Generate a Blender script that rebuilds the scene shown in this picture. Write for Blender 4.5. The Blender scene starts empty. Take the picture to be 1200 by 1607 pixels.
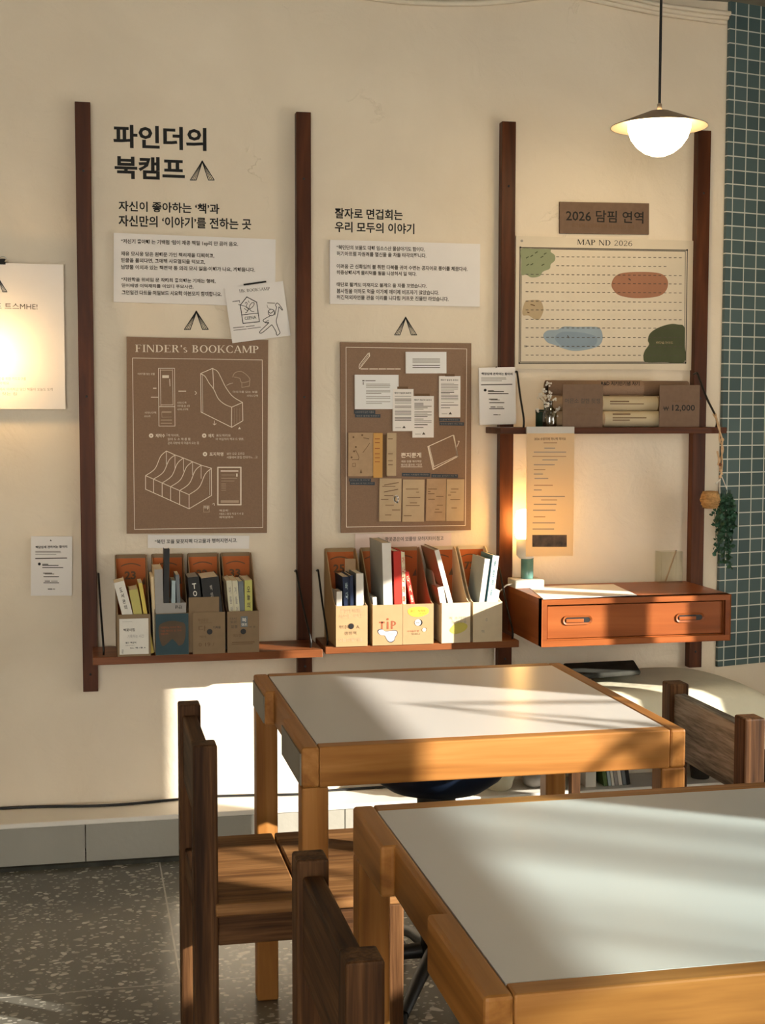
import bpy, bmesh, math, random
from math import sin, cos, pi, radians, atan2, sqrt, tan
from mathutils import Vector, Matrix, Euler
random.seed(7)
sc = bpy.context.scene
COL = sc.collection

# ------------------------------------------------------------------ camera, sky, sun, exposure
S = .9
F_PX, YAW, PITCH, ROLL = 2208.5, .2120, .0736, .0014
CAM = Vector((0, -4.9422*S, (1.5255+.0137)*S))
_f = Vector((sin(YAW)*cos(PITCH), cos(YAW)*cos(PITCH), -sin(PITCH)))
_r0 = Vector((cos(YAW), -sin(YAW), 0)); _u0 = _r0.cross(_f)
_r = cos(ROLL)*_r0 + sin(ROLL)*_u0; _u = -sin(ROLL)*_r0 + cos(ROLL)*_u0
cd = bpy.data.cameras.new('camera'); cam = bpy.data.objects.new('camera', cd); COL.objects.link(cam)
cd.sensor_fit = 'VERTICAL'; cd.sensor_height = 24; cd.lens = F_PX/1607*24; cd.clip_start = .05
cam.matrix_world = Matrix(((_r.x, _u.x, -_f.x, CAM.x), (_r.y, _u.y, -_f.y, CAM.y), (_r.z, _u.z, -_f.z, CAM.z), (0, 0, 0, 1)))
sc.camera = cam

WORLD_COL, WORLD_STR = (1.0, .97, .90), 7.4
SUN_STR, SUN_COL = 16.0, (1.0, .92, .80)
SUN_AZ, SUN_EL = radians(56.5), radians(17)
sc.view_settings.view_transform = 'Standard'; sc.view_settings.look = 'None'
sc.view_settings.exposure = 0.0; sc.view_settings.gamma = 1.0
try: sc.view_settings.use_curve_mapping = False
except Exception: pass
sc.cycles.use_denoising = True
sc.cycles.max_bounces = 8; sc.cycles.diffuse_bounces = 5; sc.cycles.glossy_bounces = 4
sc.cycles.transparent_max_bounces = 12; sc.cycles.caustics_reflective = False; sc.cycles.caustics_refractive = False
sc.cycles.sample_clamp_indirect = 6

w = bpy.data.worlds.new('sky'); sc.world = w; w.use_nodes = True
bg = w.node_tree.nodes['Background']; bg.inputs[0].default_value = (*WORLD_COL, 1); bg.inputs[1].default_value = WORLD_STR

sd = bpy.data.lights.new('sun', 'SUN'); sun = bpy.data.objects.new('sun', sd); COL.objects.link(sun)
sd.energy = SUN_STR; sd.color = SUN_COL; sd.angle = radians(.6)
SDIR = Vector((-sin(SUN_AZ)*cos(SUN_EL), cos(SUN_AZ)*cos(SUN_EL), -sin(SUN_EL)))
sun.rotation_euler = SDIR.to_track_quat('-Z', 'Y').to_euler(); sun.location = (6, -6, 4)

# ------------------------------------------------------------------ measuring: a photo point on a known plane of the room
def ray(px, py): return _f + _r*((px-600)/F_PX) - _u*((py-803.5)/F_PX)
def at(px, py, Y=0.0):
    d = ray(px, py); return CAM + d*((Y-CAM.y)/d.y)
def atz(px, py, Z):
    d = ray(px, py); return CAM + d*((Z-CAM.z)/d.z)

# ------------------------------------------------------------------ materials
MATS = {}
def nt(name):
    m = bpy.data.materials.new(name); m.use_nodes = True; t = m.node_tree; b = t.nodes['Principled BSDF']; MATS[name] = m
    return m, t, b
def sset(b, rough=.6, spec=.3, coat=0, metal=0):
    b.inputs['Roughness'].default_value = rough; b.inputs['Specular IOR Level'].default_value = spec
    b.inputs['Coat Weight'].default_value = coat; b.inputs['Metallic'].default_value = metal
def plain(name, col, rough=.6, spec=.3, metal=0, coat=0, var=.06, nscale=12, bump=0.0, bscale=60):
    m, t, b = nt(name); sset(b, rough, spec, coat, metal)
    tc = t.nodes.new('ShaderNodeTexCoord'); n = t.nodes.new('ShaderNodeTexNoise'); n.inputs['Scale'].default_value = nscale
    n.inputs['Detail'].default_value = 5; t.links.new(tc.outputs['Object'], n.inputs['Vector'])
    r = t.nodes.new('ShaderNodeValToRGB'); t.links.new(n.outputs['Fac'], r.inputs[0])
    r.color_ramp.elements[0].position = .3; r.color_ramp.elements[1].position = .7
    r.color_ramp.elements[0].color = (*[max(0, c*(1-var)) for c in col], 1); r.color_ramp.elements[1].color = (*[min(1, c*(1+var)) for c in col], 1)
    t.links.new(r.outputs[0], b.inputs['Base Color'])
    if bump:
        n2 = t.nodes.new('ShaderNodeTexNoise'); n2.inputs['Scale'].default_value = bscale; n2.inputs['Detail'].default_value = 4
        t.links.new(tc.outputs['Object'], n2.inputs['Vector'])
        bp = t.nodes.new('ShaderNodeBump'); bp.inputs['Strength'].default_value = bump; bp.inputs['Distance'].default_value = .01
        t.links.new(n2.outputs['Fac'], bp.inputs['Height']); t.links.new(bp.outputs[0], b.inputs['Normal'])
    return m
def wood(name, cols, axis='X', cross=20, along=1.8, rough=.45, spec=.35, coat=0, fine=.5, bump=.15, warp=1.2):
    """grain runs along axis; cols = dark, mid, light"""
    m, t, b = nt(name); sset(b, rough, spec, coat)
    tc = t.nodes.new('ShaderNodeTexCoord'); mp = t.nodes.new('ShaderNodeMapping')
    oi = t.nodes.new('ShaderNodeObjectInfo'); add = t.nodes.new('ShaderNodeVectorMath'); add.operation = 'ADD'
    mul = t.nodes.new('ShaderNodeMath'); mul.operation = 'MULTIPLY'; mul.inputs[1].default_value = 9.0
    t.links.new(oi.outputs['Random'], mul.inputs[0]); t.links.new(tc.outputs['Object'], add.inputs[0]); t.links.new(mul.outputs[0], add.inputs[1])
    t.links.new(add.outputs[0], mp.inputs['Vector'])
    sc3 = [cross]*3; sc3['XYZ'.index(axis)] = along; mp.inputs['Scale'].default_value = sc3
    n1 = t.nodes.new('ShaderNodeTexNoise'); n1.inputs['Scale'].default_value = 1.0; n1.inputs['Detail'].default_value = 6; n1.inputs['Distortion'].default_value = warp
    t.links.new(mp.outputs[0], n1.inputs['Vector'])
    n2 = t.nodes.new('ShaderNodeTexNoise'); n2.inputs['Scale'].default_value = 6.0; n2.inputs['Detail'].default_value = 3
    t.links.new(mp.outputs[0], n2.inputs['Vector'])
    mx = t.nodes.new('ShaderNodeMath'); mx.operation = 'MULTIPLY_ADD'; mx.inputs[1].default_value = fine*.5
    sb = t.nodes.new('ShaderNodeMath'); sb.operation = 'SUBTRACT'; sb.inputs[1].default_value = .5
    t.links.new(n2.outputs['Fac'], sb.inputs[0]); t.links.new(sb.outputs[0], mx.inputs[0]); t.links.new(n1.outputs['Fac'], mx.inputs[2])
    r = t.nodes.new('ShaderNodeValToRGB'); e = r.color_ramp.elements; e[0].position = .3; e[1].position = .7
    e[0].color = (*cols[0], 1); e[1].color = (*cols[2], 1); k = e.new(.5); k.color = (*cols[1], 1)
    t.links.new(mx.outputs[0], r.inputs[0]); t.links.new(r.outputs[0], b.inputs['Base Color'])
    bp = t.nodes.new('ShaderNodeBump'); bp.inputs['Strength'].default_value = bump; bp.inputs['Distance'].default_value = .004
    t.links.new(mx.outputs[0], bp.inputs['Height']); t.links.new(bp.outputs[0], b.inputs['Normal'])
    return m
def emit(name, col, s):
    m = bpy.data.materials.new(name); m.use_nodes = True; t = m.node_tree; t.nodes.clear()
    o = t.nodes.new('ShaderNodeOutputMaterial'); e = t.nodes.new('ShaderNodeEmission'); e.inputs[0].default_value = (*col, 1); e.inputs[1].default_value = s
    t.links.new(e.outputs[0], o.inputs[0]); MATS[name] = m; return m
def sheer(name, col, trans=.5):
    m = bpy.data.materials.new(name); m.use_nodes = True; t = m.node_tree; t.nodes.clear()
    o = t.nodes.new('ShaderNodeOutputMaterial'); d = t.nodes.new('ShaderNodeBsdfDiffuse'); d.inputs[0].default_value = (*col, 1)
    tr = t.nodes.new('ShaderNodeBsdfTranslucent'); tr.inputs[0].default_value = (*col, 1); mx = t.nodes.new('ShaderNodeMixShader'); mx.inputs[0].default_value = trans
    t.links.new(d.outputs[0], mx.inputs[1]); t.links.new(tr.outputs[0], mx.inputs[2]); t.links.new(mx.outputs[0], o.inputs[0]); MATS[name] = m; return m
def clear(name, col=(1, 1, 1), gloss=.08, rough=.02):
    m = bpy.data.materials.new(name); m.use_nodes = True; t = m.node_tree; t.nodes.clear()
    o = t.nodes.new('ShaderNodeOutputMaterial'); d = t.nodes.new('ShaderNodeBsdfTransparent'); d.inputs[0].default_value = (*col, 1)
    g = t.nodes.new('ShaderNodeBsdfGlossy'); g.inputs['Roughness'].default_value = rough; mx = t.nodes.new('ShaderNodeMixShader'); mx.inputs[0].default_value = gloss
    t.links.new(d.outputs[0], mx.inputs[1]); t.links.new(g.outputs[0], mx.inputs[2]); t.links.new(mx.outputs[0], o.inputs[0]); MATS[name] = m; return m

# plaster wall: blotchy cream, trowel bumps, hairline cracks
m, t, b = nt('plaster'); sset(b, .75, .2)
tc = t.nodes.new('ShaderNodeTexCoord')
def noise(t, tc, scale, detail=4, dist=0, key='Object'):
    n = t.nodes.new('ShaderNodeTexNoise'); n.inputs['Scale'].default_value = scale; n.inputs['Detail'].default_value = detail; n.inputs['Distortion'].default_value = dist
    t.links.new(tc.outputs[key], n.inputs['Vector']); return n
na = noise(t, tc, 2.2, 6, .5); r = t.nodes.new('ShaderNodeValToRGB'); t.links.new(na.outputs['Fac'], r.inputs[0])
r.color_ramp.elements[0].position = .3; r.color_ramp.elements[1].position = .7
r.color_ramp.elements[0].color = (.74, .64, .50, 1); r.color_ramp.elements[1].color = (.83, .73, .58, 1)
t.links.new(r.outputs[0], b.inputs['Base Color'])
nb = noise(t, tc, 7, 5, 1.2); nc = noise(t, tc, 90, 3)
mm = t.nodes.new('ShaderNodeMath'); mm.operation = 'MULTIPLY_ADD'; mm.inputs[1].default_value = .12
t.links.new(nc.outputs['Fac'], mm.inputs[0]); t.links.new(nb.outputs['Fac'], mm.inputs[2])
vc = t.nodes.new('ShaderNodeTexVoronoi'); vc.feature = 'DISTANCE_TO_EDGE'; vc.inputs['Scale'].default_value = 1.7
wv = t.nodes.new('ShaderNodeVectorMath'); wv.operation = 'MULTIPLY_ADD'; wv.inputs[1].default_value = (.25, .25, .25); t.links.new(nb.outputs['Color'], wv.inputs[0]); t.links.new(tc.outputs['Object'], wv.inputs[2]); t.links.new(wv.outputs[0], vc.inputs['Vector'])
cr = t.nodes.new('ShaderNodeMapRange'); cr.inputs[1].default_value = 0; cr.inputs[2].default_value = .006; cr.inputs[3].default_value = 1; cr.inputs[4].default_value = 0; t.links.new(vc.outputs['Distance'], cr.inputs[0])
ms = noise(t, tc, 3.1, 2); mk = t.nodes.new('ShaderNodeMapRange'); mk.inputs[1].default_value = .60; mk.inputs[2].default_value = .68; t.links.new(ms.outputs['Fac'], mk.inputs[0])
ck = t.nodes.new('ShaderNodeMath'); ck.operation = 'MULTIPLY'; t.links.new(cr.outputs[0], ck.inputs[0]); t.links.new(mk.outputs[0], ck.inputs[1])
h2 = t.nodes.new('ShaderNodeMath'); h2.operation = 'MULTIPLY_ADD'; h2.inputs[1].default_value = -.35; t.links.new(ck.outputs[0], h2.inputs[0]); t.links.new(mm.outputs[0], h2.inputs[2])
bp = t.nodes.new('ShaderNodeBump'); bp.inputs['Strength'].default_value = .45; bp.inputs['Distance'].default_value = .014
t.links.new(h2.outputs[0], bp.inputs['Height']); t.links.new(bp.outputs[0], b.inputs['Normal'])

# terrazzo: grey slabs with pale chips and thin pale joints
m, t, b = nt('terrazzo'); sset(b, .22, .5)
tc = t.nodes.new('ShaderNodeTexCoord')
def mathn(t, op, a, bb=None, c=None):
    n = t.nodes.new('ShaderNodeMath'); n.operation = op
    for i, v in enumerate((a, bb, c)):
        if v is None: continue
        if isinstance(v, (int, float)): n.inputs[i].default_value = v
        else: t.links.new(v, n.inputs[i])
    return n.outputs[0]
mp = t.nodes.new('ShaderNodeMapping'); mp.inputs['Scale'].default_value = (44, 62, 50); mp.inputs['Rotation'].default_value = (0, 0, .5)
wn = noise(t, tc, 14, 2); vadd = t.nodes.new('ShaderNodeVectorMath'); vadd.operation = 'MULTIPLY_ADD'; vadd.inputs[1].default_value = (.05, .05, 0)
t.links.new(wn.outputs['Color'], vadd.inputs[0]); t.links.new(tc.outputs['Object'], vadd.inputs[2]); t.links.new(vadd.outputs[0], mp.inputs['Vector'])
vo = t.nodes.new('ShaderNodeTexVoronoi'); vo.inputs['Scale'].default_value = 1.0; t.links.new(mp.outputs[0], vo.inputs['Vector'])
sx = t.nodes.new('ShaderNodeSeparateColor'); t.links.new(vo.outputs['Color'], sx.inputs[0])
thr = mathn(t, 'MULTIPLY', mathn(t, 'POWER', sx.outputs[0], 1.3), .50)
chip = mathn(t, 'LESS_THAN', vo.outputs['Distance'], thr)
mp2 = t.nodes.new('ShaderNodeMapping'); mp2.inputs['Scale'].default_value = (70, 90, 80); t.links.new(tc.outputs['Object'], mp2.inputs['Vector'])
vo2 = t.nodes.new('ShaderNodeTexVoronoi'); vo2.inputs['Scale'].default_value = 1.0; t.links.new(mp2.outputs[0], vo2.inputs['Vector'])
sx2 = t.nodes.new('ShaderNodeSeparateColor'); t.links.new(vo2.outputs['Color'], sx2.inputs[0])
chip2 = mathn(t, 'LESS_THAN', vo2.outputs['Distance'], mathn(t, 'MULTIPLY', mathn(t, 'POWER', sx2.outputs[1], 1.8), .44))
nbase = noise(t, tc, 5, 6); rb = t.nodes.new('ShaderNodeValToRGB'); t.links.new(nbase.outputs['Fac'], rb.inputs[0])
rb.color_ramp.elements[0].color = (.085, .083, .070, 1); rb.color_ramp.elements[1].color = (.15, .147, .125, 1)
rc = t.nodes.new('ShaderNodeValToRGB'); t.links.new(sx.outputs[2], rc.inputs[0])
rc.color_ramp.elements[0].color = (.32, .31, .26, 1); rc.color_ramp.elements[1].color = (.55, .53, .47, 1)
def mixc(t, fac, a, bb):
    n = t.nodes.new('ShaderNodeMix'); n.data_type = 'RGBA'; t.links.new(fac, n.inputs[0])
    for i, v in ((6, a), (7, bb)):
        if isinstance(v, tuple): n.inputs[i].default_value = v
        else: t.links.new(v, n.inputs[i])
    return n.outputs[2]
c1 = mixc(t, chip2, rb.outputs[0], (.36, .35, .31, 1)); c2 = mixc(t, chip, c1, rc.outputs[0])
sp = t.nodes.new('ShaderNodeSeparateXYZ'); t.links.new(tc.outputs['Object'], sp.inputs[0])
def joint(out, off, step, wdt):
    v = mathn(t, 'MODULO', mathn(t, 'ADD', out, 60*step-off), step); v = mathn(t, 'MINIMUM', v, mathn(t, 'SUBTRACT', step, v)); return mathn(t, 'LESS_THAN', v, wdt)
jn = mathn(t, 'MAXIMUM', joint(sp.outputs[0], .222, 1.08, .0022), joint(sp.outputs[1], -1.112, 1.08, .0022))
c3 = mixc(t, jn, c2, (.42, .40, .35, 1)); t.links.new(c3, b.inputs['Base Color'])

# mosaic of small blue-grey tiles with pale grout (x along the wall, z up)
m, t, b = nt('mosaic'); sset(b, .25, .5)
tc = t.nodes.new('ShaderNodeTexCoord'); sp = t.nodes.new('ShaderNodeSeparateXYZ'); t.links.new(tc.outputs['Object'], sp.inputs[0])
cb = t.nodes.new('ShaderNodeCombineXYZ'); t.links.new(mathn(t, 'ADD', sp.outputs[0], .028), cb.inputs[0]); t.links.new(mathn(t, 'ADD', sp.outputs[2], -.021), cb.inputs[1])
br = t.nodes.new('ShaderNodeTexBrick'); br.offset = 0; br.inputs['Scale'].default_value = 1.0
br.inputs['Brick Width'].default_value = .053; br.inputs['Row Height'].default_value = .0462; br.inputs['Mortar Size'].default_value = .0021; br.inputs['Mortar Smooth'].default_value = .1
br.inputs['Color1'].default_value = (.062, .105, .112, 1); br.inputs['Color2'].default_value = (.095, .150, .155, 1); br.inputs['Mortar'].default_value = (.58, .62, .57, 1)
t.links.new(cb.outputs[0], br.inputs['Vector']); t.links.new(br.outputs['Color'], b.inputs['Base Color'])
bp = t.nodes.new('ShaderNodeBump'); bp.inputs['Strength'].default_value = .5; bp.inputs['Distance'].default_value = .002; bp.invert = True
t.links.new(br.outputs['Fac'], bp.inputs['Height']); t.links.new(bp.outputs[0], b.inputs['Normal'])
rr = t.nodes.new('ShaderNodeMapRange'); rr.inputs[3].default_value = .22; rr.inputs[4].default_value = .8; t.links.new(br.outputs['Fac'], rr.inputs[0]); t.links.new(rr.outputs[0], b.inputs['Roughness'])

TEAK = ((.042, .011, .003), (.076, .021, .0055), (.118, .035, .010))
OAK = ((.23, .088, .018), (.34, .142, .032), (.43, .195, .055))
WAL = ((.026, .011, .004), (.072, .031, .011), (.145, .068, .026))
SHELF = ((.12, .036, .010), (.18, .057, .017), (.25, .085, .028))
for ax in 'XYZ':
    wood('teak_'+ax, TEAK, ax, 17, 1.5, .45, .2, 0, .4, .05)
    wood('oak_'+ax, OAK, ax, 20, 1.1, .45, .25, 0, .5, .05)
    wood('elm_'+ax, WAL, ax, 34, 1.4, .6, .15, 0, 1.0, .3, .7)  # chair elm kept dark, with the shade on posts and rails in its colour
wood('sunlit_elm_X', ((.10, .043, .015), (.215, .102, .036), (.31, .16, .062)), 'X', 34, 1.4, .55, .15, 0, 1.0, .25, .7)  # same elm in a lighter copy, sunlight on the seats put into the colour
wood('shelf_X', SHELF, 'X', 17, 1.5, .42, .25, 0, .4, .05)
wood('desk_wood_X', ((.20, .050, .011), (.27, .072, .016), (.33, .097, .024)), 'X', 10, .9, .40, .22, .1, .3, .03)
wood('desk_wood_Y', ((.16, .038, .008), (.215, .054, .012), (.27, .075, .019)), 'Y', 10, .9, .40, .22, .1, .3, .03)
wood('grey_elm_Y', ((.05, .042, .034), (.20, .175, .145), (.36, .32, .27)), 'Y', 42, 3.2, .6, .2, 0, 1.0, .4, .9)
plain('laminate', (.62, .605, .58), .30, .4, var=.02, nscale=3)
plain('glare_grey', (.20, .185, .15), .5, .3, var=.12, nscale=8)
plain('paper', (.82, .78, .74), .7, .2, var=.015)
plain('film', (.52, .48, .43), .4, .3, var=.02)
plain('paper_cool', (.80, .80, .79), .7, .2, var=.015)
plain('pink_paper', (.78, .64, .58), .7, .2, var=.03)
plain('kraft_board', (.26, .165, .108), .75, .2, var=.07, nscale=240)
plain('kraft_card', (.44, .30, .18), .75, .2, var=.06, nscale=60)
plain('kraft_pale', (.50, .38, .24), .75, .2, var=.08, nscale=20)
plain('kraft_orange', (.60, .33, .10), .75, .2, var=.05, nscale=20)
plain('box_card', (.38, .255, .13), .7, .25, var=.04, nscale=30)
plain('box_card_dark', (.25, .172, .10), .75, .2, var=.05, nscale=30)
plain('box_card_light', (.66, .55, .38), .7, .2, var=.04, nscale=30)
plain('box_orange', (.52, .135, .028), .6, .3, var=.14, nscale=9)
plain('ink', (.016, .015, .014), .6, .2, var=.0)
plain('ink_soft', (.09, .075, .06), .7, .2, var=.0)
plain('ink_grey', (.33, .30, .26), .7, .2, var=.0)
plain('ink_brown', (.16, .095, .05), .7, .2, var=.0)
plain('ink_rust', (.30, .085, .04), .7, .2, var=.0)
plain('print_white', (.86, .76, .62), .7, .2, var=.0)
plain('print_faint', (.50, .37, .26), .7, .2, var=.0)
plain('label_navy', (.045, .058, .075), .6, .3, var=.05)
plain('navy', (.012, .022, .055), .4, .4, var=.1)
plain('stool_navy', (.006, .012, .028), .5, .2, var=.1)
plain('black', (.012, .012, .012), .45, .4, var=.05)
plain('black_metal', (.018, .016, .015), .4, .5, metal=.6, var=.05)
plain('steel', (.5, .5, .5), .3, .5, metal=1, var=.05)
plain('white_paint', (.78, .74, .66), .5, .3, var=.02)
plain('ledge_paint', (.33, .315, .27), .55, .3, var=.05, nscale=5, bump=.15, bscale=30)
plain('concrete', (.58, .55, .49), .8, .2, var=.08, nscale=30, bump=.2)
plain('cream_cloth', (.66, .62, .47), .85, .1, var=.06, nscale=10, bump=.3, bscale=25)
plain('dark_cloth', (.045, .045, .038), .85, .1, var=.3, nscale=20)
plain('terracotta', (.34, .11, .05), .7, .2, var=.08)
plain('pot_dark', (.055, .05, .042), .6, .3, var=.08)
plain('leaf', (.028, .085, .048), .5, .3, var=.35, nscale=35)
plain('leaf_dark', (.018, .05, .028), .5, .3, var=.3, nscale=25)
plain('twine', (.46, .27, .11), .85, .15, var=.25, nscale=90, bump=.6, bscale=150)
plain('rope', (.62, .43, .26), .85, .15, var=.15, nscale=90, bump=.4, bscale=200)
plain('bead_wood', (.16, .055, .025), .4, .4, var=.1)
plain('shade_tan', (.36, .27, .19), .45, .4, var=.04)
plain('ceiling_shade', (.30, .275, .22), .8, .2, var=.08)  # ceiling colour darkened to carry the shade it lies in
plain('conduit_paint', (.74, .66, .53), .5, .3, var=.05)
plain('sign_brown', (.175, .112, .075), .75, .2, var=.06, nscale=60)
plain('map_paper', (.70, .61, .47), .7, .2, var=.05, nscale=5)
plain('map_green', (.28, .31, .18), .7, .2, var=.04); plain('map_forest', (.075, .085, .042), .7, .2, var=.1)
plain('map_clay', (.36, .17, .10), .7, .2, var=.05); plain('map_sand', (.46, .35, .21), .7, .2, var=.06)
plain('map_blue', (.30, .37, .42), .7, .2, var=.04); plain('map_blue_deep', (.235, .305, .365), .7, .2, var=.04)
plain('photo_brown', (.10, .055, .03), .3, .4, var=.6, nscale=40)
plain('teal_front', (.022, .055, .066), .5, .3, var=.15, nscale=14); plain('teal_brown', (.105, .072, .045), .6, .2, var=.2, nscale=14)
for n, c in dict(bk_white=(.74, .70, .62), bk_cream=(.78, .66, .44), bk_olive=(.50, .44, .13), bk_yellow=(.66, .50, .10), bk_grey=(.33, .31, .285), bk_slate=(.16, .18, .19),
                 bk_black=(.022, .021, .020), bk_brown=(.33, .21, .115), bk_red=(.55, .035, .022), bk_bluegrey=(.36, .45, .47), bk_teal=(.075, .22, .27),
                 bk_folder=(.42, .43, .39), bk_lime=(.50, .48, .13), bk_pale=(.62, .58, .42), bk_green=(.10, .16, .05), yellow_spot=(.72, .52, .05),
                 lime_spot=(.58, .50, .10)).items():
    plain(n, c, .55, .3, var=.04, nscale=25)
plain('roll_paper', (.50, .41, .27), .8, .1, var=.05)
plain('pages', (.80, .72, .58), .8, .1, var=.06, nscale=120)
emit('lamp_glass', (1.0, .74, .40), 26.0)
emit('lamp_amber', (1.0, .55, .16), 38.0)
emit('lamp_left', (1.0, .62, .26), 100.0)
sheer('receipt_paper', (.82, .70, .50), .58)

# sheer blind: loosely woven, so part of the sun comes straight through between its folds
m = bpy.data.materials.new('blind'); m.use_nodes = True; t = m.node_tree; t.nodes.clear(); MATS['blind'] = m
o = t.nodes.new('ShaderNodeOutputMaterial'); d = t.nodes.new('ShaderNodeBsdfTranslucent'); d.inputs[0].default_value = (.80, .88, .90, 1)
tr = t.nodes.new('ShaderNodeBsdfTransparent'); tr.inputs[0].default_value = (.86, .97, 1.0, 1); mx = t.nodes.new('ShaderNodeMixShader')
tc = t.nodes.new('ShaderNodeTexCoord'); mp = t.nodes.new('ShaderNodeMapping'); mp.inputs['Scale'].default_value = (1, 5, .8); n = t.nodes.new('ShaderNodeTexNoise'); n.inputs['Scale'].default_value = 1.6; n.inputs['Detail'].default_value = 2
t.links.new(tc.outputs['Object'], mp.inputs[0]); t.links.new(mp.outputs[0], n.inputs['Vector'])
mr = t.nodes.new('ShaderNodeMapRange'); mr.inputs[1].default_value = .3; mr.inputs[2].default_value = .7; mr.inputs[3].default_value = .52; mr.inputs[4].default_value = .92
t.links.new(n.outputs['Fac'], mr.inputs[0]); t.links.new(mr.outputs[0], mx.inputs[0]); t.links.new(d.outputs[0], mx.inputs[1]); t.links.new(tr.outputs[0], mx.inputs[2]); t.links.new(mx.outputs[0], o.inputs[0])
clear('acrylic', (.93, .93, .90), .03, .2); clear('pane', (1, 1, 1), .04); clear('dark_glass', (.50, .50, .42), .2, .05)
m, t, b = nt('teal_glass'); sset(b, .15, .5); b.inputs['Base Color'].default_value = (.16, .36, .31, 1); b.inputs['Transmission Weight'].default_value = .35

# ------------------------------------------------------------------ mesh helpers
class MB:
    def __init__(s): s.v = []; s.f = []; s.m = []; s.cur = 0; s.sm = []
    def add(s, vs, fs, smooth=False):
        o = len(s.v); s.v += [Vector(v) for v in vs]
        for f in fs: s.f.append([i+o for i in f]); s.m.append(s.cur); s.sm.append(smooth)
        return s
    def box(s, x0, x1, y0, y1, z0, z1):
        x0, x1 = min(x0, x1), max(x0, x1); y0, y1 = min(y0, y1), max(y0, y1); z0, z1 = min(z0, z1), max(z0, z1)
        return s.add([(x0,y0,z0),(x1,y0,z0),(x1,y1,z0),(x0,y1,z0),(x0,y0,z1),(x1,y0,z1),(x1,y1,z1),(x0,y1,z1)],
                     [(3,2,1,0),(4,5,6,7),(0,1,5,4),(1,2,6,5),(2,3,7,6),(3,0,4,7)])
    def prism(s, pts, vec):
        n = len(pts); vec = Vector(vec); a = [Vector(p) for p in pts]
        nrm = Vector((0,0,0))
        for i in range(n): nrm += (a[i]-a[0]).cross(a[(i+1) % n]-a[0])
        if nrm.dot(vec) > 0: a = a[::-1]
        s.add(a+[p+vec for p in a], [tuple(range(n)), tuple(range(2*n-1, n-1, -1))]+[(i, i+n, (i+1) % n+n, (i+1) % n) for i in range(n)]); return s
    def face(s, pts): return s.add(pts, [tuple(range(len(pts)))])
    def tube(s, pts, r, n=8, cap=True):
        pts = [Vector(p) for p in pts]; N = len(pts); rs = r if isinstance(r, (list, tuple)) else [r]*N
        rings = []; up = None
        for i, p in enumerate(pts):
            d = (pts[min(i+1, N-1)]-pts[max(i-1, 0)]).normalized()
            if up is None: up = d.orthogonal().normalized()
            up = (up-d*up.dot(d)).normalized(); b = d.cross(up)
            rings.append([p+(up*cos(2*pi*k/n)+b*sin(2*pi*k/n))*rs[i] for k in range(n)])
        fs = []
        for i in range(N-1):
            for k in range(n): fs.append((i*n+k, i*n+(k+1) % n, (i+1)*n+(k+1) % n, (i+1)*n+k))
        s.add([v for q in rings for v in q], fs, True)
        if cap: s.face(rings[0][::-1]); s.face(rings[-1])
        return s
    def lathe(s, prof, c=(0,0,0), n=32, axis='Z', closed=True):
        c = Vector(c); vs = []
        for r, z in prof:
            for k in range(n):
                a = 2*pi*k/n
                p = {'Z': (r*cos(a), r*sin(a), z), 'X': (z, r*cos(a), r*sin(a)), 'Y': (r*sin(a), z, r*cos(a))}[axis]
                vs.append(c+Vector(p))
        fs = [(i*n+k, i*n+(k+1) % n, (i+1)*n+(k+1) % n, (i+1)*n+k) for i in range(len(prof)-1) for k in range(n)]
        return s.add(vs, fs, True)
    def ball(s, c, r, n=16, sc3=(1,1,1)):
        h = n//2; c = Vector(c); vs = [c+Vector((0,0,-r*sc3[2]))]
        for i in range(1, h):
            t = -pi/2+pi*i/h
            for k in range(n): vs.append(c+Vector((r*cos(t)*cos(2*pi*k/n)*sc3[0], r*cos(t)*sin(2*pi*k/n)*sc3[1], r*sin(t)*sc3[2])))
        vs.append(c+Vector((0,0,r*sc3[2]))); top = len(vs)-1
        fs = [(0, 1+(k+1) % n, 1+k) for k in range(n)]
        for i in range(h-2):
            for k in range(n): a = 1+i*n; fs.append((a+k, a+(k+1) % n, a+n+(k+1) % n, a+n+k))
        a = 1+(h-2)*n; fs += [(a+k, a+(k+1) % n, top) for k in range(n)]
        return s.add(vs, fs, True)
    def xf(s, M): s.v = [M@v for v in s.v]; return s

def tagit(o, label=None, cat=None, group=None, kind=None):
    if label: o['label'] = label
    if cat: o['category'] = cat
    if group: o['group'] = group
    if kind: o['kind'] = kind
    return o
def obj(name, mb, mats, parent=None, bev=0, local=False, loc=None, label=None, wn=False):
    """one mesh object; geometry is given in room coordinates unless local"""
    me = bpy.data.meshes.new(name)
    off = Vector((0,0,0))
    if not local:
        if loc is None and parent is None:
            lo = Vector([min(v[i] for v in mb.v) for i in range(3)]); hi = Vector([max(v[i] for v in mb.v) for i in range(3)])
            loc = Vector(((lo.x+hi.x)/2, (lo.y+hi.y)/2, lo.z))
        if parent is not None:
            q = parent
            while q is not None: off += Vector(q.location); q = q.parent
        else: off = Vector(loc)
    me.from_pydata([tuple(v-off) for v in mb.v], [], mb.f); me.update()
    for mname in (mats if isinstance(mats, (list, tuple)) else [mats]): me.materials.append(MATS[mname])
    for p, mi, sm in zip(me.polygons, mb.m, mb.sm): p.material_index = mi; p.use_smooth = sm
    o = bpy.data.objects.new(name, me); COL.objects.link(o)
    if parent is not None: o.parent = parent
    elif loc is not None: o.location = loc
    if bev:
        md = o.modifiers.new('edge', 'BEVEL'); md.width = bev; md.segments = 2; md.limit_method = 'ANGLE'; md.angle_limit = radians(50)
    if label: o['label'] = label
    return o
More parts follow.
